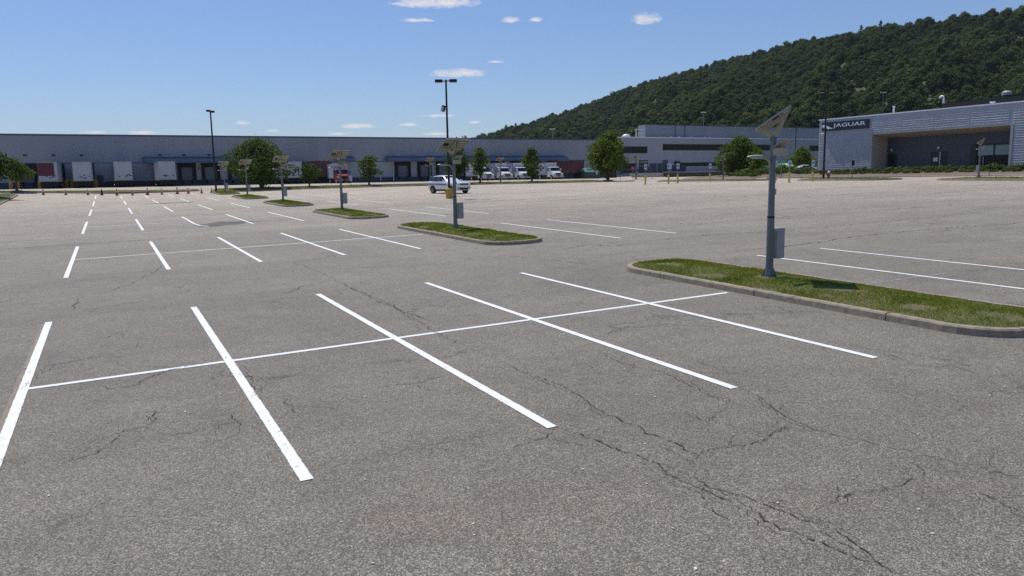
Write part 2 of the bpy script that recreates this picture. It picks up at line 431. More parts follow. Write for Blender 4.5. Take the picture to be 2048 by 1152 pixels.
for k in range(6):
    vc = V0+MOD*k
    for i in range(5):
        u = U0+2.74*i
        far = 5.5 if k < 5 else 5.4
        pts = [(u, vc-5.3), (u, vc+far)]
        if k == 2 and i == 2: pts = [(u+.45, vc-5.2), (u+.12, vc-4.2), (u, vc-2.6), (u, vc+far)]
        ribbon('stall_line', pts, .125, M['white_paint'], .008, .05 if k == 0 else .5, .03 if k == 0 else .02)
    if k < 4:
        ribbon('bay_centre_line', [(U0+.06, vc), (11.85, vc)], .115, M['thin_paint'], .005, .05 if k == 0 else .5, .04 if k == 0 else .02)
for k, (vf, vn) in enumerate([(16.6, 5.6), (33.5, 23.5), (50.35, 40.3), (67.4, 57.3), (87.3, 75.1)]):
    for u in (17.02, 19.72): ribbon('stall_line', [(u, vn), (u, vf)], .12, M['white_paint'], .008)
ribbon('faded_line', [(U0-.098, V0-5.0), (U0-.090, V0+5.4)], .065, M['old_paint'], .004)
ribbon('faded_line', [(14.6, 11.4), (17.9, 11.3)], .10, M['old_white'], .004)

CRACKS = [
 [(4.26,7.07),(4.36,6.67),(4.45,6.22),(4.52,6.01),(4.56,5.65),(4.50,5.28),(4.52,4.99),(4.53,4.81),(4.62,4.65),(4.62,4.41),(4.56,4.16),(4.61,4.02),(4.63,3.84),(4.66,3.65),(4.71,3.40),(4.75,3.21)],
 [(5.04,10.03),(5.03,9.52),(5.08,8.93),(5.15,8.37),(5.11,7.94),(5.03,7.46),(4.99,7.08),(5.02,6.73),(5.02,6.32),(5.06,6.02),(5.04,5.68),(4.99,5.59),(4.79,5.47),(4.64,5.44)],
 [(5.03,5.63),(5.25,5.69),(5.47,5.63),(5.70,5.57),(5.89,5.58),(6.33,5.75),(6.57,5.68),(6.58,5.45)],
 [(4.65,5.38),(4.61,5.05),(4.67,4.85),(4.75,4.69),(4.78,4.45),(4.81,4.20),(4.88,4.00),(4.89,3.76),(4.82,3.51),(4.74,3.32),(4.78,3.19)],
 [(7.01,7.05),(6.94,6.64),(6.72,6.18),(6.62,5.83),(6.58,5.51),(6.65,5.24),(6.79,4.88),(6.83,4.69),(6.92,4.53),(6.97,4.27),(6.94,4.00)],
 [(7.09,4.10),(7.10,3.86),(7.09,3.64)],
 [(5.22,4.21),(5.49,4.25),(5.73,4.18),(6.00,4.15),(6.27,4.18),(6.44,4.15),(6.61,4.34),(6.60,4.47)],
 [(6.63,9.77),(6.49,9.16),(6.52,8.68),(6.69,8.20),(6.55,7.41),(6.45,6.83),(6.38,6.41)],
 [(10.03,7.48),(9.96,7.00),(9.86,6.53),(10.16,6.21),(10.07,5.74)],
 [(4.29,7.11),(3.99,6.86),(3.79,6.85),(3.48,6.79)],
 [(6.52,3.71),(6.47,3.50),(6.45,3.29)],
 [(5.76,6.34),(6.00,6.38)],
 [(4.46,4.96),(4.30,4.58),(4.30,4.41)],
 [(-1.53,12.27),(-1.34,12.40),(-0.94,13.79),(-0.54,13.87),(0.02,14.04)],
 [(-0.35,12.05),(-0.22,11.70),(0.10,11.70),(0.39,12.18),(0.68,12.37),(1.28,12.46)],
 [(0.30,10.34),(0.19,9.54)],
 [(-0.65,8.89),(-0.42,9.00),(-0.20,9.17),(-0.06,9.67),(0.26,9.67)],
 [(1.57,12.08),(1.63,11.70),(1.53,10.44),(1.53,10.04)],
 [(3.26,9.65),(3.54,9.62),(3.89,9.72),(4.05,9.64)],
 [(0.35,9.23),(0.61,9.15),(0.93,9.27),(1.25,9.27)],
 [(1.36,21.52),(1.62,20.34)],
 [(-0.82,21.51),(-0.86,19.47),(-1.00,19.03)],
 [(5.19,19.39),(5.09,16.64),(5.16,14.77),(5.30,13.16)],
 [(1.83,10.06),(1.81,9.21),(1.85,9.70)],
 [(1.10,9.69),(1.14,9.10),(1.05,8.69)],
 [(-1.23,9.25),(-1.07,9.29)],
 [(5.11,25.33),(5.19,21.68),(5.14,18.44),(5.19,15.56),(5.06,13.17),(4.97,11.78),(5.04,10.03)],
 [(7.16,10.46),(7.96,10.85),(8.66,10.60),(9.40,9.87)],
 [(16.84,17.75),(19.07,17.62),(23.07,18.15),(27.14,18.08),(32.37,17.40)],
 [(16.08,21.93),(20.23,22.15),(23.20,21.46),(28.70,21.38),(35.30,21.13)],
 [(13.30,21.78),(14.90,22.37),(15.75,21.18)],
 [(19.92,25.41),(25.95,26.42),(32.75,25.84)],
 [(3.43,18.37),(4.39,19.47),(5.38,19.75)],
 [(-0.37,21.22),(0.61,23.51),(1.45,26.78)],
 [(9.96,8.31),(10.05,7.47),(10.38,6.72),(10.39,5.74)],
 [(10.96,21.64),(11.70,19.76),(12.01,18.05)],
 [(0.44,14.44),(-0.33,14.10),(-0.75,13.81)],
]
ck = random.Random(3)
def wander(pts, amp, step):
    out = [pts[0]]
    for a, b in zip(pts, pts[1:]):
        L = math.dist(a, b); n = max(1, int(L/step)); d = ((b[0]-a[0])/L, (b[1]-a[1])/L); o = 0
        for k in range(1, n):
            o = o*.6+ck.gauss(0, amp); t = k/n
            out.append((a[0]+(b[0]-a[0])*t-d[1]*o, a[1]+(b[1]-a[1])*t+d[0]*o))
        out.append(b)
    return out
cm = MB()
def crack_strip(pts, w0, fade=True):
    n = len(pts); prev = None
    for k, p in enumerate(pts):
        a = pts[max(0, k-1)]; b = pts[min(n-1, k+1)]
        L = math.dist(a, b) or 1e-6; nx, ny = -(b[1]-a[1])/L, (b[0]-a[0])/L
        t = k/(n-1); w = w0*(.25+.9*ck.random()**1.6)*min(1, 6*t+.1, 6*(1-t)+.1)
        cur = (cm.vert(p[0]+nx*w, p[1]+ny*w, gz(p[0], p[1])+.0095), cm.vert(p[0]-nx*w, p[1]-ny*w, gz(p[0], p[1])+.0095))
        if prev and ck.random() > .14: cm.face(prev[0], prev[1], cur[1], cur[0])
        prev = cur
for q, pts in enumerate(CRACKS):
    dist = min(math.hypot(*p_) for p_ in pts)
    near = dist < 14
    P = wander(pts, .016 if near else .05, .045 if near else .15)
    crack_strip(P, (.0105 if q in (0, 3, 1) else .0070) if near else (.012 if dist < 22 else .026))
    for _ in range(3 if near else 2):                    # side branches and a loose parallel strand
        k = ck.randrange(max(1, len(P)-4)); L = ck.uniform(.15, .7)
        a = ck.uniform(0, 6.28); e = (P[k][0]+L*math.cos(a), P[k][1]+L*math.sin(a))
        crack_strip(wander([P[k], e], .014, .045), .0040)
    if near and len(P) > 30:
        o = ck.choice((-1, 1))*ck.uniform(.05, .10); k0 = ck.randrange(len(P)//2); seg = P[k0:k0+len(P)//2]
        crack_strip([(x+o+ck.gauss(0, .012), y+o*.3+ck.gauss(0, .012)) for x, y in seg], .0042)
for k in range(22):                                       # open paving joints running across the lot
    v = 17.6+3.95*k; u = 15.5 if k < 4 else -22
    while u < 70:
        L = ck.uniform(3, 14); e = min(70, u+L)
        if ck.random() < .62 and not (11.5 < u < 15.2) and not (11.5 < e < 15.2):
            crack_strip(wander([(u, v+ck.uniform(-.25, .25)), ((u+e)/2, v+ck.uniform(-.3, .3)), (e, v+ck.uniform(-.25, .25))], .04, .25), .014+.0005*v)
        u = e+ck.uniform(.5, 5)
structure(cm.build('pavement_crack', M['crack']))
pb_ = MB()                                                # stray pebbles and bits of grit
for _ in range(260):
    a, r_ = ck.uniform(-.2, 1.25), 4.5+26*ck.random()**1.3; u, v = r_*math.sin(a), r_*math.cos(a); s = ck.uniform(.006, .016)*(1+r_/30)
    if 11.7 < u < 14.8: continue
    pb_.rbox((u, v, gz(u, v)+s*.3), (s*1.5, s, s*.7), ck.uniform(0, 3), ck.uniform(-.3, .3), ck.uniform(-.3, .3))
tag(pb_.build('grit', M['lens']), 'tiny pale pebbles and grit scattered over the asphalt', 'grit', None, 'stuff')

def blot(name, u, v, ru, rv, mat, seed, dz=.0025):
    r = random.Random(seed); mb = MB(); c = mb.vert(u, v, gz(u, v)+dz); n = 40; ring = []
    ph = [r.uniform(0, 6.28) for _ in range(4)]
    for k in range(n):
        a = 2*math.pi*k/n; q = 1+.22*math.sin(2*a+ph[0])+.14*math.sin(5*a+ph[1])+.09*math.sin(9*a+ph[2])
        x, y = u+ru*q*math.cos(a), v+rv*q*math.sin(a); ring.append(mb.vert(x, y, gz(x, y)+dz))
    for k in range(n): mb.face(c, ring[k], ring[(k+1) % n])
    return structure(mb.build(name, mat))
blot('asphalt_patch', 5.6, 45.2, 1.5, 1.5, M['patch'], 2)
blot('asphalt_patch', 5.2, 79.5, 2.6, .8, M['patch'], 5)

# ------------------------------------------------------------------ kerbs, turf and grass
def rrect(u0, u1, v0, v1, r, n=7):
    pts = []
    for cx, cy, a0 in ((u1-r, v1-r, 0), (u0+r, v1-r, 90), (u0+r, v0+r, 180), (u1-r, v0+r, 270)):
        for k in range(n+1):
            a = R(a0+90*k/n); pts.append((cx+r*math.cos(a), cy+r*math.sin(a)))
    return pts
def resample(pts, step, closed=True):
    P = pts+[pts[0]] if closed else pts; out = []
    for a, b in zip(P, P[1:]):
        L = math.dist(a, b); n = max(1, round(L/step))
        out += [(a[0]+(b[0]-a[0])*k/n, a[1]+(b[1]-a[1])*k/n) for k in range(n)]
    if not closed: out.append(pts[-1])
    return out
def kerb(path, closed=True, w=.15, h=.14, mat='kerb', name='kerb', gap=3.05):
    P = resample(path, .35, closed); n = len(P); mb = MB(); acc = 0; jr = random.Random(int(abs(path[0][0]*100)+abs(path[0][1])*7))
    def prof(k, off=0.):
        a = P[(k-1) % n] if closed else P[max(0, k-1)]; b = P[(k+1) % n] if closed else P[min(n-1, k+1)]
        L = math.dist(a, b); nx, ny = (b[1]-a[1])/L, -(b[0]-a[0])/L        # outward for a ccw path
        d = ((b[0]-a[0])/L, (b[1]-a[1])/L); p = (P[k % n][0]+d[0]*off, P[k % n][1]+d[1]*off); z = gz(*p)
        j = jr.uniform(-.006, .006)
        return [mb.vert(p[0]+nx*x, p[1]+ny*x, z+y) for x, y in ((0, -.05), (-.012, h-.03+j), (-.035, h+j), (-w, h+j), (-w-.01, -.05))]
    prev = None; m = n if closed else n-1; start = True
    for k in range(m):
        a = prof(k, .012 if start else 0)
        acc += .35; end = acc > gap or k == m-1
        b = prof(k+1, -.012 if end else 0)
        for q in range(4): mb.face(a[q], b[q], b[q+1], a[q+1])
        if start: mb.face(*a)
        if end: mb.face(*b[::-1]); acc = 0
        start = end
    return structure(mb.build(name, M[mat]))
def turf_z(u, v, u0, u1, v0, v1):
    t = max(0, min(u-u0, u1-u, v-v0, v1-v)); return gz(u, v)+.12+.07*sst(t/1.0)
def turf(u0, u1, v0, v1, r, name='turf'):
    mb = MB(); prev = None; hw = min(u1-u0, v1-v0)/2
    for t in [hw*x for x in (0, .06, .15, .3, .5, .75, .98)]:
        P = rrect(u0+t, u1-t, v0+t, v1-t, max(.02, r-t), 7)
        P = [p for p in P]; Q = []
        for a, b in zip(P, P[1:]+P[:1]):
            n = 6
            for k in range(n): Q.append((a[0]+(b[0]-a[0])*k/n, a[1]+(b[1]-a[1])*k/n))
        ring = [mb.vert(x, y, turf_z(x, y, u0, u1, v0, v1)) for x, y in Q]
        if prev:
            m_ = len(ring)
            for k in range(m_): mb.face(prev[k], prev[(k+1) % m_], ring[(k+1) % m_], ring[k])
        prev = ring
    mb.face(*prev)
    return structure(mb.build(name, M['turf'], smooth=True))
def inside_rr(u, v, u0, u1, v0, v1, r):
    if not (u0 < u < u1 and v0 < v < v1): return False
    cx = min(max(u, u0+r), u1-r); cy = min(max(v, v0+r), v1-r)
    return math.hypot(u-cx, v-cy) < r
def grass(u0, u1, v0, v1, r, n, h, w, seed, bare=(), label='short grass'):
    r_ = np.random.RandomState(seed); V = []; F = []; k = 0
    while k < n:
        u = r_.uniform(u0, u1); v = r_.uniform(v0, v1)
        if not inside_rr(u, v, u0, u1, v0, v1, r): continue
        if any(math.hypot(u-a, v-b) < .27 for a, b in bare): continue
        dens = .5+.5*math.sin(u*2.3+1.3*math.sin(v*1.1))*math.cos(v*1.7+u)
        if math.sin(u*3.1+v*2.3)+math.sin(v*3.7-u*1.9)+math.sin(u*7.3+1.7*v) > 1.35 and r_.rand() < .85: continue
        z = turf_z(u, v, u0, u1, v0, v1)-.01
        hh = h*(.45+.8*r_.rand())*(.65+.6*dens); a = r_.uniform(0, 6.28); lean = r_.uniform(.1, .9)*hh; b = r_.uniform(0, 6.28)
        dx, dy = w/2*math.cos(a), w/2*math.sin(a); i = len(V)
        V += [(u-dx, v-dy, z), (u+dx, v+dy, z), (u+dx*.5+lean*.4*math.cos(b), v+dy*.5+lean*.4*math.sin(b), z+hh*.6), (u+lean*math.cos(b), v+lean*math.sin(b), z+hh)]
        F += [(i, i+1, i+2, i+3)]; k += 1
    me = bpy.data.meshes.new('grass'); me.from_pydata(V, [], F); me.materials.append(M['blade'])
    o = bpy.data.objects.new('grass', me); C.objects.link(o); o['kind'] = 'stuff'
    o['label'] = label; o['category'] = 'grass'
    return o
POLE_U = 13.25
for k in range(6):
    vc = V0+MOD*k
    a, b = (12.0, 14.45)
    v0, v1 = vc-(5.85, 6.5, 7, 7, 7, 7)[k], vc+4.6
    if k >= 2: v1 = vc+3.2
    if k == 4: v0, v1 = vc-6.2, vc+4.0
    if k == 5: v0, v1 = vc-6.0, vc+3.6
    kerb(rrect(a, b, v0, v1, 1.05), name='island_kerb')
    T = (a+.14, b-.14, v0+.14, v1-.14)
    turf(*T, .92, 'island_turf')
    n, h, w = [(30000, .062, .011), (15000, .075, .018), (6000, .085, .03), (4500, .09, .045), (3500, .1, .06), (3000, .1, .07)][k]
    grass(*T, .92, n, h, w, 11+k, [(POLE_U, vc+.2)] if k < 2 else (), 'short uneven grass on the '+('nearest', 'second nearest', 'third nearest', 'fourth nearest', 'fifth nearest', 'farthest')[k]+' kerbed parking island')
# big kerbed lawn at the left edge of the lot
kerb(rrect(-40, -9.15, 84, 107, 1.6), name='island_kerb'); turf(-39.85, -9.3, 84.15, 106.85, 1.45, 'island_turf')
grass(-20, -9.4, 84.3, 106.7, 1.3, 9000, .10, .06, 31, (), 'bright short grass of the kerbed lawn at the left edge of the lot')
# verge between the lot and the truck yard, narrow on the left and wider on the right
for (u0, u1, v0, v1, r, n, lb) in ((-60, 11.2, 112.3, 113.7, .5, 6000, 'thin strip of grass behind the row of cones'), (12.6, 76.5, 108.8, 113.6, 1.6, 16000, 'long grass verge under the trees between the lot and the truck yard')):
    kerb(rrect(u0, u1, v0, v1, r), name='verge_kerb'); turf(u0+.14, u1-.14, v0+.14, v1-.14, r-.1, 'verge_turf')
    grass(u0+.2, u1-.2, v0+.2, v1-.2, r-.15, n, .10, .07, int(40+u1), (), lb)
# verges along the right hand edge of the lot
for (u0, u1, v0, v1, r, n, lb) in ((72.2, 80.5, 74.0, 92.0, 2.2, 5000, 'short grass on the verge in front of the big rounded tree'), (72.2, 79.0, 54.8, 65.5, 1.8, 4000, 'short grass on the verge at the showroom corner with the hydrant'), (73.0, 80.4, 12, 48.6, 1.8, 6000, 'short grass on the verge in front of the navy recess')):
    kerb(rrect(u0, u1, v0, v1, r), name='verge_kerb'); turf(u0+.14, u1-.14, v0+.14, v1-.14, r-.1, 'verge_turf')
    grass(u0+.2, u1-.2, v0+.2, v1-.2, r-.15, n, .09, .07, int(60+v0), (), lb)
# planting bed in front of the showroom and beside the drive
def bed(name, u0, u1, v0, v1, z1, mat):
    def zf(u, v):
        t = max(0, min(1, (u-u0)/(u1-u0))); e = sst(min(1, max(0, min(v-v0, v1-v))/2.5)); return gz(u, v)*(1-t*e)+z1*t*e+.11
    return structure(sheet(name, u0, u1, v0, v1, .8, mat, 0, zf))
kerb([(84.6, 10), (93.6, 10), (93.6, 81.5), (84.9, 81.5)], name='bed_kerb', mat='kerb_pale')
bed('planting_bed', 84.75, 93.85, 10.15, 81.3, 2.95, M['mulch'])
kerb(rrect(84.8, 99, 84, 101.5, 2.5), name='bed_kerb', mat='kerb_pale')
bed('planting_bed', 85.3, 98.6, 84.4, 101.1, 2.95, M['mulch'])
# ------------------------------------------------------------------ warehouse
def bx(name, mat, parent, *b, bevel=0): return MB().box(*b).build(name, mat, parent, bevel=bevel)
WV = 148.5; YZ = 2.7; WT = 11.35
wh = thing('warehouse', 'long grey metal-sided distribution warehouse with blue canopies over its truck docks', 'warehouse', (0, 0, 0))
DOORS = [(-11.3, 2.9), (-7.4, 2.9), (-3.1, 2.9), (2.6, 2.9), (8.9, 3.0), (12.9, 3.0), (16.85, 3.1), (21.3, 3.0), (25.6, 3.0), (29.6, 3.0), (34.5, 3.0),
         (53.4, 3.3), (58.1, 3.0), (62.2, 3.0), (66.2, 3.0), (70.3, 3.0), (75.0, 3.0), (79.6, 3.0), (84.2, 3.0), (88.8, 3.0)]
w = MB(); w.box(-90, 107.4, WV, WV+80, 6.85, WT); w.build('upper_wall', M['wall'], wh)
w = MB(); w.box(-90, 107.3, WV+.03, WV+1.2, 3.75, 6.85); w.build('lower_wall', M['wall_low'], wh)
w = MB(); w.box(-90, 107.3, WV-.02, WV+1.2, YZ-1, 3.75); w.build('base_band', M['base_blue'], wh)
MB().box(-90.1, 107.5, WV-.06, WV+.3, WT, WT+.28).build('roof_coping', M['coping'], wh)
MB().box(-90, 107.3, WV+.3, WV+80, WT, WT+.08).build('roof', M['roof'], wh)
MB().box(-90, 107.3, WV-.035, WV+.02, 6.78, 6.93).build('wall_trim', M['coping'], wh)
for c, wd in DOORS:
    d = MB()
    d.box(c-wd/2, c-wd/2+.55, WV-.45, WV+.02, 3.75, 6.75); d.box(c+wd/2-.55, c+wd/2, WV-.45, WV+.02, 3.75, 6.75)
    d.box(c-wd/2+.55, c+wd/2-.55, WV-.45, WV+.02, 6.0, 6.75)
    sh = d.build('dock_shelter', M['dock_black'], wh)
    bx('dock_door', M['dock_door'], sh, c-wd/2+.55, c+wd/2-.55, WV-.06, WV+.02, 3.75, 6.0)
    for q_ in (-.75, .75): bx('dock_bumper', M['dock_black'], sh, c+q_-.15, c+q_+.15, WV-.2, WV-.02, 3.2, 3.7)
for c in (-11.4, -7.4, -3.3, 8.7, 12.6, 16.8):
    bx('dock_number_plate', M['trailer_red'], wh, c-.26, c+.26, WV-.05, WV, 8.0, 8.32)
for c in (52.7, 56.75, 60.6, 72.9, 76.8, 88.9):
    p_ = bx('dock_number_plate', M['panel_pale'], wh, c-.24, c+.24, WV-.05, WV, 7.95, 8.35)
    bx('plate_mark', M['ink_blue'], p_, c-.07, c+.07, WV-.065, WV-.05, 8.0, 8.3)
for a, b_ in ((5.9, 22.5), (40.0, 43.2), (49.8, 92.0)):
    cn = MB().prism([(WV-1.9, 6.82), (WV, 6.95), (WV, 7.72), (WV-1.75, 7.50)], 0, a, b_).build('canopy', M['canopy'], wh)
    bx('canopy_edge', M['coping'], cn, a-.03, b_+.03, WV-1.97, WV-1.87, 6.74, 6.92)
    bx('canopy_flashing', M['coping'], cn, a-.05, b_+.05, WV-.2, WV, 7.70, 7.86)
for x in (14.9, 19.05, 23.5, 27.6):                      # small notice pairs on the piers between docks
    bx('pier_notice', M['ink_blue'], wh, x-.14, x+.14, WV-.03, WV+.03, 5.6, 6.0); bx('pier_notice', M['roof'], wh, x-.14, x+.14, WV-.03, WV+.03, 4.9, 5.2)
for x in (48.7, 51.4):
    MB().tube([(x, WV-.1, 6.8), (x, WV-.1, 3.6)], .07, 8).build('downspout', M['white_steel'], wh)
    MB().tube([(x, WV-.1, 3.6), (x, WV-.1, 2.9)], .11, 8).build('downspout_boot', M['white_steel'], wh)
bx('service_door', M['office_dark'], wh, -1.35, -.4, WV-.05, WV+.02, YZ, 4.8)
for u in (-9.4, -5.2, -1.9, 46.2): pass
# small solar roof curb line seen over the parapet
for a, b_, z in ((72, 84, .32), (99, 106, .25)):
    bx('roof_curb', M['roof'], wh, a, b_, WV+14, WV+16, WT+.08, WT+.08+z)
vent = thing('roof_vent', 'white mushroom-shaped exhaust vent on the low roof beside the raised storey', 'roof vent', (117.6, 160, 12.0))
MB().lathe([(.85, 0), (.85, .7), (1.15, .75), (1.1, 1.15), (.7, 1.55), (.2, 1.65)], 16).build('vent_cowl', M['white_steel'], vent, smooth=True)
MB().box(-1.2, 1.2, -1.2, 1.2, -.6, .02).build('vent_base', M['roof'], vent)

# ------------------------------------------------------------------ office block
OV = 149.6; OZ = 3.7
of = thing('office_block', 'pale grey two-storey office block with dark ribbon windows and a raised upper storey', 'office building', (0, 0, 0))
w = MB(); w.box(107.5, 186, OV, OV+60, 1.5, 12.1); w.build('wall', M['office'], of)
MB().box(107.45, 186.1, OV-.05, OV+.35, 12.1, 12.3).build('parapet_cap', M['white_trim'], of)
MB().box(107.5, 186, OV+.35, OV+60, 12.1, 12.16).build('roof', M['roof'], of)
w = MB(); w.box(117.3, 186, OV+2.2, OV+5, 12.16, 15.35); up = w.build('upper_storey', M['office_up'], of)
bx('upper_cap', M['coping'], up, 117.2, 186.1, OV+2.15, OV+2.5, 15.35, 15.5)
for x in (126.5, 129.6): bx('downpipe', M['coping'], up, x, x+.16, OV+2.1, OV+2.2, 12.2, 15.3)
fr = MB(); fr.box(114.6, 114.8, OV+2.3, OV+2.5, 12.1, 14.2); fr.box(114.6, 117.2, OV+2.3, OV+2.5, 14.2, 14.35); fr.box(114.6, 117.2, OV+2.3, OV+2.5, 13.3, 13.4)
fr.build('ladder_hoop', M['white_steel'], of)
for k, x in enumerate((124.5, 127, 130.8, 135.2, 137, 146, 149, 158, 160.5, 170)):
    o = MB().lathe([(.16, 0), (.16, .28), (.28, .3), (.05, .5)], 8).build('roof_stub_vent', M['white_trim'], of); o.location = (x, OV+1.2, 12.16)
def ribbon_window(x0, x1, z0, z1, n):
    f_ = MB(); f_.box(x0-.1, x1+.1, OV-.04, OV+.02, z0-.1, z0); f_.box(x0-.1, x1+.1, OV-.04, OV+.02, z1, z1+.1)
    for k in range(n+1):
        x = x0+(x1-x0)*k/n; f_.box(x-.04, x+.04, OV-.045, OV+.02, z0, z1)
    f_ = f_.build('window', M['black_frame'], of); bx('pane', M['glass'], f_, x0, x1, OV-.02, OV+.03, z0, z1)
ribbon_window(108.4, 116.2, 8.55, 9.95, 6); ribbon_window(121.0, 162.4, 9.25, 10.55, 26); ribbon_window(172, 185, 9.1, 10.4, 8)
ribbon_window(108.9, 113.0, 4.75, 5.95, 3); ribbon_window(125.6, 158, 5.35, 6.05, 18)
gd = bx('garage_opening', M['black_frame'], of, 113.8, 116.5, OV-.03, OV+.02, 3.75, 6.8)
for z in (6.15, 6.42, 5.3): bx('door_slat', M['soffit'], gd, 113.95, 116.3, OV-.06, OV-.03, z, z+.13)
bx('garage_threshold', M['base_blue'], of, 107.6, 117.0, OV-.06, OV+.02, 2.6, 4.55)
for x0, x1, z1 in ((117.0, 119.1, 6.05), (119.4, 120.8, 6.05), (120.95, 122.5, 6.85)): bx('service_door', M['office_dark'], of, x0, x1, OV-.05, OV+.02, 3.75, z1)
bx('utility_cabinet', M['white_steel'], of, 122.4, 123.4, OV-.5, OV-.05, 4.6, 5.9)
bx('loading_recess', M['base_blue'], of, 123.8, 128.3, OV-.04, OV+.02, 3.9, 5.5)
bx('vent_hood', M['black_frame'], of, 124.6, 126.0, OV-.5, OV-.05, 5.75, 6.45)
rw = thing('retaining_wall', 'low brown retaining wall with a pale concrete cap below the office block', 'retaining wall', (0, 0, 0))
MB().box(116.5, 152, 143.0, 143.6, 2.0, 3.72).build('wall', M['brick'], rw); MB().box(116.4, 152.1, 142.9, 143.7, 3.72, 3.86).build('cap', M['kerb_pale'], rw)
structure(MB().box(107.5, 186, 143.7, 149.6, 2.5, 3.71).build('terrace', M['kerb_pale']))

# ------------------------------------------------------------------ showroom with the navy recess
JU = 94.0; JT = 10.62; V_A, V_B = 71.05, 52.75; OT = 8.12
jg = thing('showroom_building', 'silver ribbed-metal showroom with a wide navy recessed entrance and a dark rooftop box', 'showroom', (0, 0, 0))
w = MB(); w.box(JU, JU+46, V_A, 80.1, 1.5, JT); w.box(JU, JU+46, 10, V_B, 1.5, JT); w.box(JU, JU+46, V_B, V_A, OT, JT); w.box(JU+3.2, JU+46, V_B, V_A, 1.5, OT)
w.build('wall', M['silver'], jg)
rb = MB(); rr = random.Random(5)
def ribs(va, vb, z0, z1):
    z = z0
    while z+.13 < z1:
        d = .055+rr.uniform(-.004, .004); rb.prism([(JU-d, z+.02), (JU, z-.01), (JU, z+.156), (JU-d, z+.115)], 1, va+.06, vb-.06); z += .285
for va, vb in ((75.5, 80.05), (71.2, 75.5)):
    ribs(va, vb, 2.6, 8.95); ribs(va, vb, 10.15, 10.3)
for va, vb in ((66.7, 71.2), (62.2, 66.7), (57.6, 62.2), (53.0, 57.6)): ribs(va, vb, 8.35, 10.1)
for va, vb in ((48.4, 52.6), (44, 48.4), (39.5, 44), (35, 39.5), (30, 35), (20, 30)): ribs(va, vb, 2.6, 10.1)
rb.build('cladding_rib', M['silver'], jg)
MB().box(JU-.10, JU+.3, 9.9, 80.2, JT, JT+.16).build('roof_coping', M['white_trim'], jg)
MB().box(JU+.3, JU+46, 10, 80.1, JT, JT+.05).build('roof', M['roof'], jg)
fr = MB(); fr.box(JU-.09, JU+.3, V_B-.3, V_B, 2.4, OT+.12); fr.box(JU-.09, JU+3.2, V_A, V_A+.16, 2.4, OT+.12)
fr.box(JU-.09, JU+.3, V_B, V_A, OT, OT+.12)
fr.build('portal_trim', M['galv_pale'], jg)
MB().prism([(JU, OT-.05), (JU+3.15, 7.66), (JU+3.15, OT-.003), (JU, OT-.003)], 1, V_B, V_A-.05).build('soffit', M['soffit'], jg)
MB().box(JU+.01, JU+3.1, V_A-.05, V_A-.002, 2.4, OT-.06).build('portal_reveal', M['soffit'], jg)
MB().box(JU+3.1, JU+3.18, V_B+.02, V_A-.06, 1.5, 7.62).build('recess_wall', M['navy'], jg)
structure(MB().box(JU-.05, JU+3.1, V_B, V_A, 2.0, 2.95).build('entrance_slab', M['kerb_pale']))
RU = JU+3.1
def jdoor(va, vb, z1, name='entrance_door'): return bx(name, M['black_frame'], jg, RU-.06, RU-.002, va, vb, 2.95, z1)
jdoor(69.45, 70.76, 5.36)
dd = jdoor(62.25, 64.5, 5.47, 'double_door'); bx('door_meeting_strip', M['chrome'], dd, RU-.09, RU-.06, 63.14, 63.22, 3.0, 5.4)
bx('door_notice', M['white_steel'], dd, RU-.09, RU-.06, 63.45, 64.1, 4.2, 4.7)
wf = MB(); z0, z1 = 2.95, 6.12
for v in (54.3, 56.25, 58.35): wf.box(RU-.12, RU-.002, v-.09, v+.09, z0, z1)
wf.box(RU-.12, RU-.002, 54.3, 58.35, z1-.1, z1+.08); wf.box(RU-.12, RU-.002, 58.35, 59.2, z0, z1)
wf = wf.build('window', M['black_frame'], jg)
bx('pane', M['glass'], wf, RU-.05, RU-.01, 54.3, 58.35, z0, 4.78); bx('blind', M['blind'], wf, RU-.06, RU-.01, 54.4, 56.16, 4.78, 5.98); bx('blind', M['blind'], wf, RU-.06, RU-.01, 56.34, 58.25, 4.78, 5.98)
for v in (57.45, 57.85): MB().tube([(RU-.2, v, 3.75), (RU-.2, v, 4.6)], .045, 8).build('door_pull', M['lens'], wf)
for v in (70.2, 63.4): MB().lathe([(.16, 0), (.14, .12), (.05, .2)], 10, (0, 0, 0), 0).build('wall_lamp', M['lens'], jg).location = (RU-.2, v, 5.95)
pb = bx('rooftop_box', M['black_frame'], jg, JU+11, JU+40, 14, 68.6, JT+.05, 12.35)
bx('rooftop_box_upper', M['dark'], pb, JU+15, JU+36, 14, 62.5, 12.35, 13.0)
for v, u, z, r in ((75.3, 104, 1.75, .13), (58.6, 100, .7, .2)):
    MB().lathe([(r, 0), (r, z), (r*1.6, z+.03), (r*1.6, z+.16)], 10).build('vent_pipe', M['white_trim'], jg).location = (u, v, JT+.05)
gk = MB().tube([(0, 0, 0), (0, 0, 2.6), (0, .12, 2.85), (0, .35, 2.92), (0, .55, 2.8), (0, .58, 2.6)], .14, 8).build('gooseneck_vent', M['white_trim'], jg, smooth=True); gk.location = (106.5, 69.3, JT)
gk2 = MB().lathe([(.6, 0), (.6, .35), (.3, .55)], 12).build('roof_fan', M['galv_pale'], jg); gk2.location = (108, 61.5, 12.9)
for k in range(3):
    MB().tube([(110, 30, 13.3+k*.35), (110, 57-k*1.5, 13.3+k*.35)], .07, 6).build('roof_railing', M['galv_pale'], jg)
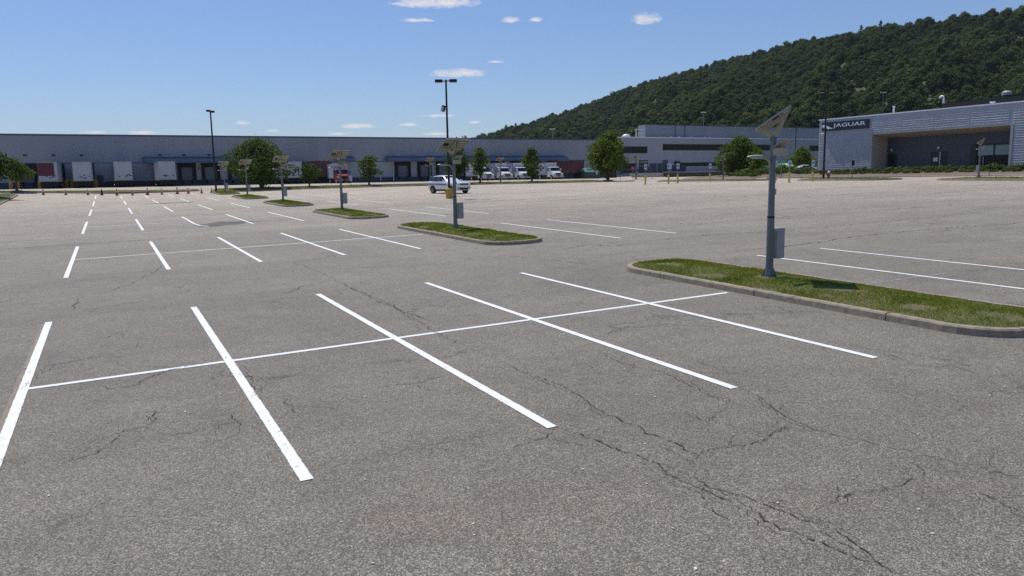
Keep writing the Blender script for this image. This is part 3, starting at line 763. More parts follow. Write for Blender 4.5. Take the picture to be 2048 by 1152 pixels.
# sign with the leaping animal and the lettering
sg = thing('showroom_sign', 'dark navy sign panel with a silver leaping cat and capital lettering on the ribbed wall', 'sign', (JU-.32, 75.55, 9.62))
MB().box(0, .26, -3.85, 3.85, -.62, .62).build('sign_face', M['sign_navy'], sg, bevel=.02)
mt = face_mtx((-.05, 0, 0), (0, -1, 0))
text_mesh('sign_lettering', 'JAGUAR', 5.35, .66, .03, M['sign_silver'], sg, mt @ Matrix.Translation((.86, .02, 0)), 0, .004)
cat = [(-.95, .02), (-.93, .14), (-.80, .24), (-.62, .30), (-.45, .29), (-.28, .22), (-.05, .10), (.18, .00), (.42, -.10), (.62, -.20), (.88, -.22), (.93, -.28), (.72, -.34), (.50, -.30), (.30, -.25), (.42, -.36), (.30, -.42), (.08, -.28), (-.15, -.16), (-.38, -.08), (-.55, -.02), (-.50, -.14), (-.62, -.18), (-.70, -.06), (-.78, .02), (-.86, -.04), (-.92, -.04)]
lc = MB(); lc.prism([(-p[0]+2.85, p[1]) for p in cat][::1], 0, -.10, -.03); lc.build('sign_leaping_cat', M['sign_silver'], sg)
# ------------------------------------------------------------------ solar lamps
def solar_lamp(label, u, v, rz_panel, group='solar lamps of the parking lot', arm=math.pi, cab=0., dz=.15):
    """base at the top of the island; rz_panel turns the panel about the pole (0 = faces +v)"""
    t = thing('solar_lamp', label, 'street lamp', (u, v, gz(u, v)+dz), 0, group)
    p = MB(); p.lathe([(.088, .0), (.083, 1.38), (.082, 1.40), (.077, 1.41), (.066, 3.22)], 12); p.build('pole', M['galv'], t, smooth=False)
    MB().lathe([(.083, 1.385), (.086, 1.39), (.086, 1.425), (.083, 1.43)], 12).build('pole_joint', M['black_pole'], t)
    b = MB(); b.box(-.20, .20, -.20, .20, .0, .035)
    for k in range(4):
        a = k*math.pi/2+math.pi/4; c, s = math.cos(a), math.sin(a)
        q = [b.vert(c*.07-s*.012, s*.07+c*.012, .03), b.vert(c*.18-s*.01, s*.18+c*.01, .03), b.vert(c*.08-s*.01, s*.08+c*.01, .27),
             b.vert(c*.07+s*.012, s*.07-c*.012, .03), b.vert(c*.18+s*.01, s*.18-c*.01, .03), b.vert(c*.08+s*.01, s*.08-c*.01, .27)]
        b.face(q[0], q[1], q[2]); b.face(q[5], q[4], q[3]); b.face(q[1], q[4], q[5], q[2])
    b.lathe([(.105, .03), (.092, .22), (.088, .24)], 12)
    b.build('base_plate', M['galv'], t)
    MB().rbox((0, 0, -.02), (.62, .62, .06)).build('footing', M['kerb_pale'], t, bevel=.01)
    ca, sa = math.cos(cab), math.sin(cab)
    cb = MB().rbox((.235*ca, .235*sa, .80), (.25, .20, .70), cab).build('battery_cabinet', M['galv_pale'], t, bevel=.012)
    cd = MB().rbox((.235*ca, .235*sa, .80), (.256, .15, .62), cab); cd.build('cabinet_door', M['galv_pale'], cb, bevel=.006)
    MB().rbox((.10, -.005, 1.98), (.012, .07, .13)).build('sticker', M['lens'], t)
    # arm lamp
    c, s = math.cos(arm), math.sin(arm)
    am = MB().tube([(c*.06, s*.06, 2.48), (c*.10, s*.10, 2.66), (c*.20, s*.20, 2.73), (c*.30, s*.30, 2.75)], .032, 8).build('lamp_arm', M['galv_pale'], t, smooth=True)
    h = MB(); prof = [(.0, .035, .03), (.06, .06, .05), (.20, .085, .055), (.36, .075, .045), (.47, .04, .025), (.49, .012, .01)]
    prev = None
    for x, hw, hh in prof:
        ring = []
        for k in range(10):
            a = 2*math.pi*k/10; yy, zz = hw*math.cos(a), hh*math.sin(a)*(1 if math.sin(a) > 0 else .45)
            X = .28+x; ring.append(h.vert(c*X-s*yy, s*X+c*yy, 2.76+zz))
        if prev:
            for k in range(10): h.face(prev[k], prev[(k+1) % 10], ring[(k+1) % 10], ring[k])
        else: h.face(*ring[::-1])
        prev = ring
    h.face(*prev); hd = h.build('lamp_head', M['galv_pale'], am, smooth=True)
    MB().rbox((c*.48, s*.48, 2.735), (.24, .11, .02), arm).build('lamp_lens', M['lens'], hd)
    # control box with its own little sloping panel
    cbx = MB().rbox((.10, -.13, 2.87), (.30, .20, .16)).build('control_box', M['tan'], t, bevel=.008)
    MB().rbox((.14, -.13, 3.04), (.36, .34, .025), R(8), R(-32)).build('small_panel', M['pv_back'], cbx)
    # bracket and panel, built facing +v then turned
    def seat(o): o.rotation_euler = (0, 0, rz_panel); o.location = (0, 0, 3.2); return o
    tilt = R(34); ct, st = math.cos(tilt), math.sin(tilt)
    yc, zc = .02, .40
    def PT(d, off): return (yc+d*ct+off*st, zc-d*st+off*ct)     # d along the slope towards the low edge, off along the normal
    for x in (-.065, .065):
        pl = MB(); A, B = PT(-.42, -.04), PT(.42, -.04)
        pts = [(-.09, .0), (.09, .0), B, A]
        inner = [(-.015, .12), (.055, .12), PT(.20, -.13), PT(-.13, -.13)]
        for xx, fl in ((x-.006, 0), (x+.006, 1)):
            O = [pl.vert(xx, *q) for q in pts]; I = [pl.vert(xx, *q) for q in inner]
            for k in range(4):
                f = (O[k], O[(k+1) % 4], I[(k+1) % 4], I[k]); pl.face(*(f if fl else f[::-1]))
        n = 8
        for k in range(4):
            pl.face(k, (k+1) % 4, n+(k+1) % 4, n+k); pl.face(4+(k+1) % 4, 4+k, n+4+k, n+4+(k+1) % 4)
        seat(pl.build('bracket_plate', M['tan'], t))
    seat(MB().lathe([(.08, -.06), (.08, .03)], 12).build('bracket_collar', M['galv'], t))
    def slab(x0, x1, d0, d1, o0, o1):
        m_ = MB(); V = [m_.vert(x, *PT(d, o)) for x in (x0, x1) for d in (d0, d1) for o in (o0, o1)]
        for q in ((0, 1, 3, 2), (4, 6, 7, 5), (0, 4, 5, 1), (2, 3, 7, 6), (0, 2, 6, 4), (1, 5, 7, 3)): m_.face(*[V[k] for k in q])
        return m_
    pn = seat(slab(-.60, .60, -.40, .40, .0, .012).build('solar_panel', M['pv'], t))
    f = MB()
    for b4 in ((-.62, -.60, -.42, .42), (.60, .62, -.42, .42), (-.60, .60, -.42, -.40), (-.60, .60, .40, .42)):
        q = slab(*b4, -.022, .020); n0 = len(f.v); f.v += q.v; f.f += [tuple(i+n0 for i in z) for z in q.f]; f.mi += q.mi
    f.build('panel_frame', M['galv_pale'], pn)
    slab(-.60, .60, -.40, .40, -.008, -.002).build('panel_back', M['pv_back'], pn)
    for d in (-.25, .25): slab(-.55, .55, d-.03, d+.03, -.04, -.01).build('panel_rail', M['tan'], pn)
    slab(-.52, -.30, -.12, .04, -.05, -.009).build('junction_box', M['black_frame'], pn)
    return t
# az of the panel normal measured from +v towards -u
lamps = [
 ('grey solar lamp on the nearest grass island, its panel seen edge-on', POLE_U+.12, V0+.25, 44),
 ('grey solar lamp on the second nearest island, beside the light with the ochre base', POLE_U, V0+MOD-.3, 14),
 ('grey solar lamp on the third nearest island, in front of the red-cab truck', POLE_U+.1, V0+2*MOD-.1, 12),
 ('grey solar lamp on the fourth island, in front of the half-hidden white trailer', POLE_U, V0+3*MOD-.2, 10),
 ('grey solar lamp on the fifth island, with its white cabinet against the wide tree', POLE_U+.15, V0+4*MOD+1.2, 10),
 ('small grey solar lamp on the farthest island beside the row of cones', POLE_U-.05, V0+5*MOD-1.2, 8)]
for lb, u, v, az in lamps: solar_lamp(lb, u, v, R(az))
for lb, u, v, az, sc in (('distant solar lamp on the verge just left of the white and blue car', 44.8, 112, 5, 1.05), ('distant solar lamp on the verge among the white box trucks', 57.1, 112, 5, 1.05),
                     ('distant solar lamp beside the red stop sign near the office block', 84.5, 112.0, 5, 1.1),
                     ('distant solar lamp in front of the big rounded tree by the office', 79.0, 84.0, 40, 1.0)):
    t = solar_lamp(lb, u, v, R(az)); t.scale = (sc, sc, sc)
t = solar_lamp('solar lamp in front of the navy showroom recess, its panel edge-on', 80.2, 47.9, R(31), arm=R(180), cab=R(180)); t.scale = (1.03,)*3

# ------------------------------------------------------------------ tall light poles
def shoebox(parent, x, ang, z, L=.72):
    c, s = math.cos(ang), math.sin(ang)
    a = MB().tube([(c*.08, s*.08, z), (c*x, s*x, z+.02)], .045, 8).build('fixture_arm', M['black_pole'], parent)
    h = MB().rbox((c*(x+L/2), s*(x+L/2), z+.02), (L, .42, .24), ang).build('fixture_head', M['black_pole'], a, bevel=.03)
    MB().rbox((c*(x+L/2), s*(x+L/2), z-.11), (L*.8, .32, .03), ang).build('fixture_lens', M['lens'], h)
def light_pole(label, u, v, zt, heads, r=.11, base=None, dz=0., L=.72):
    z0 = gz(u, v)+dz; H_ = zt-z0
    t = thing('light_pole', label, 'light pole', (u, v, z0), 0, 'tall light poles')
    zb = 0
    if base:
        b = MB().lathe([(.30, 0), (.30, .80), (.27, .86), (.16, .90)], 20).build('pole_base', M['yellow'], t, smooth=False); zb = .88
    else:
        MB().box(-.22, .22, -.22, .22, 0, .06).build('pole_base', M['black_pole'], t)
    MB().lathe([(r, zb), (r*.72, H_), (r*.72, H_+.08), (.02, H_+.14)], 12).build('pole', M['black_pole'], t)
    for a in heads: shoebox(t, .30, a, H_-.02, L)
    return t
CY = R(-27.7)                                             # direction across the view
p = light_pole('tall dark light pole in a round ochre base beside the white and blue car', 25.95, 60.65, 11.2, (CY, CY+math.pi), .105, True, L=.62)
fl = MB().rbox((-.34, -.05, 7.55), (.34, .16, .52), CY, R(0), R(14)).build('flood_light', M['black_pole'], p, bevel=.02)
MB().rbox((-.44, -.08, 7.53), (.20, .17, .36), CY, 0, R(14)).build('flood_lens', M['lens'], fl); MB().tube([(0, 0, 7.5), (-.25, -.03, 7.5)], .04, 6).build('flood_bracket', M['black_pole'], fl)
light_pole('tall dark light pole behind the cones at the left end of the verge', 13.0, 110.0, 12.55, (R(60), R(240)), .13, dz=.1, L=.6)
light_pole('tall black light pole on the verge at the corner of the silver showroom', 76.6, 64.4, 12.55, (CY, CY+math.pi), .13, dz=.12, L=.62)
light_pole('black light pole rising behind the bright green tree at the right end of the yard', 90.5, 130, 14.8, (CY, CY+math.pi), .16, L=.75)
light_pole('black light pole behind the dark tree left of the silver showroom', 133.6, 120, 12.9, (CY, CY+math.pi), .12, L=.5)
for lb, u, v, zt in (('far lamp with white heads above the office upper storey', 156.5, 175, 21.2), ('far lamp with white heads above the showroom roof', 186, 138, 24.0), ('far lamp with a white head above the warehouse roof, left of the bright green tree', 109, 182, 16.2)):
    t = thing('road_lamp', lb, 'road lamp', (u, v, 3.2), 0, 'far road lamps with white heads')
    MB().lathe([(.11, 0), (.07, zt-3.2)], 8).build('pole', M['galv'], t)
    for a in (CY, CY+math.pi): MB().rbox((math.cos(a)*.42, math.sin(a)*.42, zt-3.2), (.66, .3, .16), a).build('lamp_head', M['white_trim'], t)
for lb, u, v, zt in (('thin bare flagpole just right of the nearest solar lamp', 84.4, 78.2, 10.0), ('thin bare flagpole in front of the green vehicles, the shorter of two', 84.6, 77.0, 9.1)):
    t = thing('flagpole', lb, 'flagpole', (u, v, gz(u, v)), 0, 'flagpoles')
    MB().lathe([(.06, 0), (.035, zt-gz(u, v))], 8).build('pole', M['galv'], t); MB().lathe([(.02, 0), (.07, .05), (.02, .12)], 8, (0, 0, zt-gz(u, v))).build('finial', M['galv_pale'], t)

# ------------------------------------------------------------------ cones, bollards, hydrants, posts
def cone_proto():
    t = thing('traffic_cone', 'x', 'traffic cone', (0, 0, 0), 0, 'traffic cones across the end of the lot')
    MB().lathe([(.145, .03), (.14, .07), (.032, .70), (.026, .72)], 14).build('cone_body', M['orange'], t, smooth=True)
    MB().box(-.19, .19, -.19, .19, 0, .035).build('cone_base', M['black_rubber'], t, bevel=.01)
    MB().lathe([(.098, .36), (.082, .47)], 14).build('reflective_band', M['cone_white'], t)
    return t
CONES = [(-6.85, 108.4), (-4.56, 109.6), (-2.19, 110.3), (-.62, 110.4), (1.06, 110.4), (2.84, 110.3), (4.61, 110.1), (6.29, 109.9), (8.13, 109.6), (9.45, 109.3), (11.02, 108.7), (12.1, 107.4)]
CL = ['orange traffic cone at the far left end of the cone row', 'orange traffic cone second from the left, between the red-fronted trailer and the next', 'orange traffic cone third from the left, under the second white trailer',
      'dark black traffic cone, the only one not orange in the row', 'bright orange cone just right of the dark cone, by the third white trailer', 'orange traffic cone under the third white trailer, at its right side', 'orange traffic cone midway between the third and fourth trailers',
      'orange cone with a small white board on top of it', 'tall orange cone in front of the first empty dock door', 'orange cone fourth from the right end of the row', 'orange cone third from the right end, left of the tall dark light pole', 'orange cone at the right end of the row beside the farthest island']
CL[9], CL[10] = 'orange cone third from the right end of the cone row', 'orange cone second from the right end of the cone row'
pr = cone_proto()
for k, ((u, v), lb) in enumerate(zip(CONES, CL)):
    c = pr if k == 0 else copy_tree(pr)
    c.location = (u, v, gz(u, v)+.005); c['label'] = lb; c.rotation_euler[2] = rng.uniform(0, 1.5)
    s = (1., .95, .95, 1.12, 1.15, .95, 1.3, .9, 1.3, 1.15, 1.05, .95)[k]; c.scale = (s, s, s)
    if k == 3:
        for ch in c.children:
            if ch.name.startswith('cone_body'): ch.data = ch.data.copy(); ch.data.materials[0] = M['black_rubber']
            if ch.name.startswith('reflective'): ch.data = ch.data.copy(); ch.data.materials[0] = M['dark']
    if k == 7:
        MB().rbox((0, 0, .80), (.55, .06, .12)).build('notice_board', M['cone_white'], c)
def bollard_sign(label, u, v, sc=1.):
    t = thing('parking_sign', label, 'parking sign', (u, v, gz(u, v)), 0, 'accessible parking signs on yellow bollards')
    MB().lathe([(.10, 0), (.10, .98), (.07, 1.05), (.02, 1.07)], 14).build('bollard', M['bollard_yellow'], t)
    MB().tube([(0, 0, 1.0), (0, 0, 2.35)], .03, 8).build('post', M['galv'], t)
    n = MB().rbox((0, -.04, 2.02), (.34, .02, .62), R(-28)).build('sign_plate', M['panel_pale'], t)
    MB().rbox((-.005, -.058, 2.02), (.20, .012, .24), R(-28)).build('sign_symbol', M['sign_blue'], n)
    MB().rbox((-.008, -.066, 2.05), (.05, .012, .10), R(-28)).build('symbol_mark', M['cone_white'], n)
    return t
for lb, u, v in (('parking sign on a yellow bollard in front of the dark two-legged board', 55.0, 71.1), ('parking sign on a yellow bollard in front of the white utility cabinet', 57.4, 69.9), ('parking sign on a yellow bollard at the left end of the retaining wall', 60.1, 71.5), ('parking sign on a yellow bollard left of the big rounded tree', 69.2, 76.0),
                 ('parking sign on a yellow bollard just right of the nearest solar lamp', 63.1, 59.3), ('parking sign on a yellow bollard below the green van', 64.0, 58.2), ('parking sign on a yellow bollard left of the showroom corner', 68.7, 59.2)): bollard_sign(lb, u, v)
def hydrant(label, u, v, cap):
    t = thing('fire_hydrant', label, 'fire hydrant', (u, v, gz(u, v)+.12), 0)
    MB().lathe([(.17, 0), (.17, .05), (.115, .07), (.115, .52), (.16, .54), (.16, .60)], 14).build('barrel', M['red_paint'], t)
    MB().lathe([(.15, .60), (.14, .70), (.08, .79), (.035, .80), (.035, .87), (.01, .88)], 12).build('bonnet', M[cap], t, smooth=True)
    for a in (0, math.pi/2, math.pi):
        MB().tube([(math.cos(a)*.09, math.sin(a)*.09, .42), (math.cos(a)*.20, math.sin(a)*.20, .42)], .06, 8).build('nozzle', M['red_paint'], t)
    t.scale = (1.15,)*3
hydrant('red fire hydrant on the verge left of the small low tree', 21.9, 110.6, 'red_paint')
hydrant('red fire hydrant with a white top beside the pole at the showroom corner', 76.9, 63.9, 'white_trim')
def small_sign(label, u, v, h, w, ph, mat, dz=.12, ang=0., cat='sign', name='sign_post'):
    t = thing(name, label, cat, (u, v, gz(u, v)+dz))
    MB().tube([(0, 0, 0), (0, 0, h)], .035, 6).build('post', M['galv'], t)
    MB().rbox((0, -.05, h-ph/2), (w, .025, ph), ang).build('sign_plate', M[mat], t, bevel=.004)
small_sign('small pale sign on a post on the verge right of the red-cab truck', 31.9, 111.2, 1.55, .40, .8, 'panel_pale')
small_sign('short dark marker post on the verge in front of the leftmost white box truck', 53.9, 110.2, 1.0, .22, .55, 'dark')
small_sign('dark narrow sign on a post in front of the ribbed showroom wall', 76.9, 60.6, 2.15, .30, .65, 'dark', ang=R(-60))
small_sign('dark small post beside the solar lamp in front of the showroom', 79.8, 46.6, 1.6, .16, .9, 'dark', ang=R(-60))
small_sign('thin post with a narrow plate in front of the brown dumpster', 80.0, 110.5, 2.1, .2, .5, 'galv')
t = thing('stop_sign', 'red octagonal stop sign left of the far solar lamp by the garage opening', 'stop sign', (86.4, 115.5, gz(86.4, 115.5)))
MB().tube([(0, 0, 0), (0, 0, 2.1)], .035, 6).build('post', M['galv'], t)
oc = MB().prism([(.42*math.cos(R(22.5+45*k)), 1.9+.42*math.sin(R(22.5+45*k))) for k in range(8)], 1, -.07, -.05).build('sign_plate', M['red_paint'], t)
text_mesh('sign_lettering', 'STOP', .56, .2, .004, M['cone_white'], oc, face_mtx((0, -.075, 1.9), (1, 0, 0)))
t = thing('notice_board', 'dark notice board on two pale legs by the service doors', 'notice board', (87.4, 111.8, gz(87.4, 111.8)))
for x in (-.62, .62): MB().tube([(x, 0, 0), (x, 0, 2.0)], .04, 6).build('leg', M['galv_pale'], t)
MB().box(-.75, .75, -.05, .05, 1.05, 2.1).build('board', M['base_blue'], t); MB().box(-.7, .7, -.06, .06, .95, 1.06).build('rail', M['galv_pale'], t)
for k, (u, lb) in enumerate(((-13.6, 'yellow guard post behind the small tree, left of a pair'), (-12.6, 'yellow guard post behind the small tree, right of a pair'), (-9.6, 'yellow guard post at the left side of the red-fronted trailer'), (-5.8, 'yellow guard post between the two leftmost white trailers'), (-5.0, 'yellow guard post touching the left side of the second trailer'), (-1.6, 'yellow guard post at the right side of the second trailer'))):
    v = 146.6; t = thing('guard_post', lb, 'guard post', (u, v, gz(u, v)), 0, 'yellow guard posts at the docks')
    MB().lathe([(.30, 0), (.30, 1.3), (.24, 1.42), (.05, 1.48)], 14).build('post', M['yellow'], t)
    MB().lathe([(.36, 0), (.36, .08)], 14).build('post_collar', M['kerb_pale'], t)
# ------------------------------------------------------------------ vehicles (built nose towards -y, origin on the ground under the middle of the nose)
def wheel(parent, x, y, r, w, name='wheel', hub='rim'):
    s = 1 if x > 0 else -1
    t = MB().lathe([(r*.62, -w/2), (r*.96, -w/2), (r, -w*.3), (r, w*.3), (r*.96, w/2), (r*.62, w/2)], 20, (x, y, r), 0).build(name, M['black_rubber'], parent)
    q = MB(); q.lathe([(r*.64, -.02), (r*.60, .03), (r*.2, .04)], 16, (x+s*(w/2-.02), y, r), 0)
    for k in range(5):
        a = 2*math.pi*k/5; q.rbox((x+s*(w/2+.012), y+math.cos(a)*r*.36, r+math.sin(a)*r*.36), (.02, r*.5, r*.14), 0, a)
    q.build('rim', M[hub], t)
    return t
def trailer(label, u, v, front='trailer_white', kind='white', L=14.2, W=2.5, H=3.95):
    t = thing('semi_trailer', label, 'trailer', (u, v, YZ), 0, 'semi trailers backed up to the docks')
    b = MB(); b.box(-W/2, W/2, 0, L, 1.12, H); bd = b.build('body', M['maroon' if kind == 'red' else 'trailer_white'], t, bevel=.05)
    MB().box(-W/2-.015, W/2+.015, -.02, L, H-.10, H+.015).build('roof_rail', M['galv_pale' if kind != 'red' else 'maroon'], bd)
    MB().box(-W/2-.015, W/2+.015, -.02, L, 1.06, 1.20).build('floor_rail', M['galv_pale' if kind != 'red' else 'dark'], bd)
    p = MB()
    for x in (-W/2-.02, W/2): p.box(x, x+.02, -.03, .09, 1.12, H-.1)
    p.build('corner_post', M['galv_pale' if kind != 'red' else 'maroon'], bd)
    p = MB()
    for k in range(1, 12):
        y = L*k/12
        for x in (-W/2-.008, W/2): p.box(x, x+.008, y-.03, y+.03, 1.2, H-.1)
    p.build('side_rib', M['trailer_white' if kind != 'red' else 'maroon'], bd)
    if front == 'trailer_red': MB().box(-W/2+.03, W/2-.42, -.03, 0, 1.9, H-.12).build('front_panel', M['trailer_red'], bd)
    k = random.Random(int(abs(u)*100)); d = MB()
    for _ in range(6):
        x, z = k.uniform(-.9, .8), k.uniform(1.35, 1.95); d.box(x, x+k.uniform(.1, .4), -.026, 0, z, z+k.uniform(.05, .16))
    if kind != 'red': d.build('nose_decal', M['dark'], bd)
    u_ = MB(); u_.box(-.9, .9, .4, L-.3, .92, 1.10); u_.box(-W/2+.05, W/2-.05, L-4.2, L-.6, .55, 1.06); u_.box(-1.1, 1.1, .6, 2.0, .75, .95); u_.build('chassis', M['dark'], t)
    for x in (-.75, .75): MB().box(x-.07, x+.07, 2.4, 2.55, .05, 1.1).box(x-.16, x+.16, 2.3, 2.65, 0, .06).build('landing_leg', M['dark'], t)
    for y in (L-3.6, L-2.3):
        for x in (-W/2+.2, W/2-.2): wheel(t, x, y, .5, .38)
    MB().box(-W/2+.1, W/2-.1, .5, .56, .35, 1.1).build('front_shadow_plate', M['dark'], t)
    return t
trailer('white trailer with a red panel on its nose, leftmost at the docks', -7.55, 133, 'trailer_red')
trailer('white trailer with dark marks low on its nose, second from the left', -3.1, 133)
trailer('white trailer with a few dark marks, third from the left, alone on a bare wall', 2.45, 133)
trailer('white trailer under the left end of the blue canopy, its left side in view', 8.65, 133)
trailer('white trailer partly hidden by the wide tree and the small low tree', 28.5, 133, H=3.8)
trailer('maroon trailer standing between the white trailer and the red-cab truck', 33.6, 133, kind='red', H=3.9)
trailer('dark maroon trailer between the right-hand white truck and the green compactor', 83.6, 129.5, kind='red', H=3.6)

def box_truck(label, u, v, cab='white_steel', decals=True, group='white box trucks parked in the yard'):
    t = thing('box_truck', label, 'box truck', (u, v, YZ-.1), R(-3), group)
    W = 2.42
    # cab: hood, cabin, doors
    hood = [(-.02, .62), (-.02, 1.05), (.10, 1.36), (.45, 1.52), (1.30, 1.66), (1.30, .62)]
    c = MB(); n0 = 0
    def taper(pts, w0, w1, y0, y1):
        A = []; B = []
        for s_, T in ((-1, A), (1, B)):
            for y, z in pts:
                w = w0+(w1-w0)*max(0, min(1, (y-y0)/(y1-y0))); T.append(c.vert(s_*w, y, z))
        m_ = len(pts); c.face(*A); c.face(*B[::-1])
        for i in range(m_): c.face(A[i], B[i], B[(i+1) % m_], A[(i+1) % m_])
    taper(hood, .72, .95, 0, 1.3)
    cb = c.build('hood', M[cab], t, bevel=.08)
    c = MB(); taper([(1.25, .55), (1.25, 1.66), (1.62, 2.42), (1.80, 2.50), (2.85, 2.50), (2.85, .55)], 1.06, 1.06, 0, 1)
    cabn = c.build('cabin', M[cab], t, bevel=.07)
    q = MB(); q.poly([(-.95, 1.262, 1.73), (.95, 1.262, 1.73), (.90, 1.560, 2.36), (-.90, 1.560, 2.36)]); q = q.build('windshield', M['car_glass'], cabn)
    so = q.modifiers.new('solid', 'SOLIDIFY'); so.thickness = .02; so.offset = 1
    for s_ in (-1, 1):
        x = s_*1.062
        MB().prism([(1.42, 1.66), (2.5, 1.66), (2.5, 2.34), (1.68, 2.34)], 0, min(x, x+s_*.012), max(x, x+s_*.012)).build('side_window', M['car_glass'], cabn)
        MB().prism([(1.38, .75), (2.62, .75), (2.62, 1.62), (1.38, 1.62)], 0, min(x, x+s_*.008), max(x, x+s_*.008)).build('door', M[cab], cabn)
        m_ = MB().rbox((s_*1.30, 1.35, 1.95), (.20, .10, .42)).build('mirror', M[cab if cab != 'car_red' else 'dark'], cabn, bevel=.02)
        MB().tube([(s_*1.06, 1.5, 1.8), (s_*1.3, 1.36, 1.9)], .02, 6).build('mirror_arm', M['dark'], m_)
        # fenders over the front wheels, headlights
        fe = MB(); fe.prism([(.12, .72), (.10, 1.10), (.30, 1.26), (1.05, 1.30), (1.45, 1.05), (1.45, .80), (1.22, .98), (.95, 1.08), (.65, 1.02), (.40, .78)], 0, min(s_*.70, s_*1.14), max(s_*.70, s_*1.14))
        fe.build('fender', M[cab], t, bevel=.05)
        MB().rbox((s_*.92, .09, 1.02), (.30, .06, .20), s_*R(18)).build('headlight', M['headlight'], t, bevel=.02)
        wheel(t, s_*.98, .92, .48, .28, hub='white_steel'); wheel(t, s_*.95, 5.6, .48, .5, hub='white_steel')
    g = MB().box(-.50, .50, -.05, .0, .80, 1.32).build('grille', M['dark'], t)
    gb = MB()
    for k in range(5): gb.box(-.48, .48, -.062, -.05, .84+k*.10, .86+k*.10)
    gb.build('grille_bar', M['chrome' if cab != 'car_red' else 'dark'], g)
    MB().prism([(-.22, .45), (-.22, .74), (.1, .74), (.1, .45)], 0, -1.15, 1.15).build('bumper', M['grey_bumper' if cab != 'car_red' else 'car_red'], t, bevel=.04)
    pl = MB().box(-.16, .16, -.235, -.22, .50, .64).build('number_plate', M['dark'], t)
    # box body with its lettering panels
    b = MB().box(-W/2, W/2, 2.95, 8.6, .98, 3.30).build('box_body', M['trailer_white'], t, bevel=.03)
    MB().box(-W/2-.012, W/2+.012, 2.93, 8.61, 3.22, 3.32).build('roof_rail', M['white_steel'], b)
    MB().box(-.9, .9, 1.4, 8.4, .50, .96).build('chassis', M['dark'], t)
    if decals:
        MB().box(-W/2+.05, W/2-.05, 2.93, 2.955, 2.56, 3.18).build('front_panel', M['panel_pale'], b)
        text_mesh('front_lettering', 'Jersey', 1.35, .34, .004, M['ink_red'], b, face_mtx((0, 2.925, 2.87), (1, 0, 0)), .25, .012)
        for s_ in (-1, 1):
            x = s_*W/2; a_, b_ = min(x, x+s_*.012), max(x, x+s_*.012)
            p = MB().box(a_, b_, 3.35, 8.3, 1.30, 3.08).build('side_panel', M['panel_pale'], b)
            e = MB()
            for r_ in ((3.22, 3.35, 1.18, 3.18), (8.3, 8.43, 1.18, 3.18), (3.22, 8.43, 1.18, 1.30), (3.22, 8.43, 3.08, 3.18)): e.box(a_-.001, b_+.001, *r_)
            e.build('panel_border', M['ink_blue'], b)
            mt_ = face_mtx((x+s_*.016, 5.0, 2.66), (0, s_*1., 0))
            text_mesh('side_lettering', 'Jersey', 2.0, .5, .003, M['ink_purple'], p, mt_, .25, .014)
            l_ = MB()
            l_.box(a_-.003, b_+.003, 3.6, 8.0, 2.10, 2.24); l_.box(a_-.003, b_+.003, 3.7, 7.4, 1.62, 1.76); l_.build('side_stripe', M['ink_blue'], p)
    else:
        d = MB(); d.box(-.18, .18, 2.935, 2.95, 2.82, 3.05); d.box(.62, .9, 2.935, 2.95, 2.80, 2.88); d.box(.7, .95, 2.935, 2.95, 2.50, 2.56); d.build('front_decal', M['dark'], b)
    return t
for lb, x in (('white box truck partly hidden behind the pointed tree at the left of the row', 62.6), ('white box truck with its whole front in view, behind the far solar lamp', 66.5), ('white box truck half hidden behind the small pointed tree', 70.35), ('white box truck with its long lettered side in view, rightmost of the row', 77.6)):
    box_truck(lb, x, 127.5)
box_truck('red-cab truck with a plain white box, parked beside the maroon trailer', 34.9, 125.5, 'car_red', False, None)

# dumpsters
t = thing('trash_compactor', 'teal trash compactor with a pale green sloping lid beside the maroon trailer', 'compactor', (85.9, 128, YZ-.1))
MB().prism([(0, .05), (0, 1.35), (.5, 1.55), (4.5, 1.55), (4.5, .05)], 0, -1.75, 1.75).build('hopper', M['dumpster_green'], t, bevel=.03)
MB().prism([(-.05, 1.36), (.75, 2.20), (4.5, 2.25), (4.5, 1.57), (.5, 1.57)], 0, -1.78, 1.78).build('lid', M['dumpster_teal'], t, bevel=.04)
for x in (-1.3, -.4, .5, 1.4): MB().box(x-.05, x+.05, -.06, 0, .1, 1.3).build('rib', M['dumpster_green'], t)
MB().box(.7, 1.15, -.08, -.01, .9, 1.3).build('latch_plate', M['lens'], t); MB().box(1.0, 1.5, -.07, -.0, 1.62, 1.95).build('warning_plate', M['ink_red'], t)
t = thing('dumpster', 'brown ribbed steel dumpster behind the bright green tree', 'dumpster', (90.2, 128.3, YZ-.1))
MB().prism([(0, .15), (-.12, 1.95), (4.5, 1.95), (4.5, .15)], 0, -1.7, 1.7).build('bin', M['dumpster_brown'], t, bevel=.03)
for k in range(7): MB().box(-1.65+k*.53, -1.53+k*.53, -.16, 0, .2, 1.9).build('rib', M['dumpster_brown'], t)
MB().box(-1.78, 1.78, -.2, 4.55, 1.88, 2.02).build('rim', M['dumpster_brown'], t); MB().box(-.7, -.4, -.18, -.1, 1.2, 1.6).build('marker_plate', M['lens'], t)

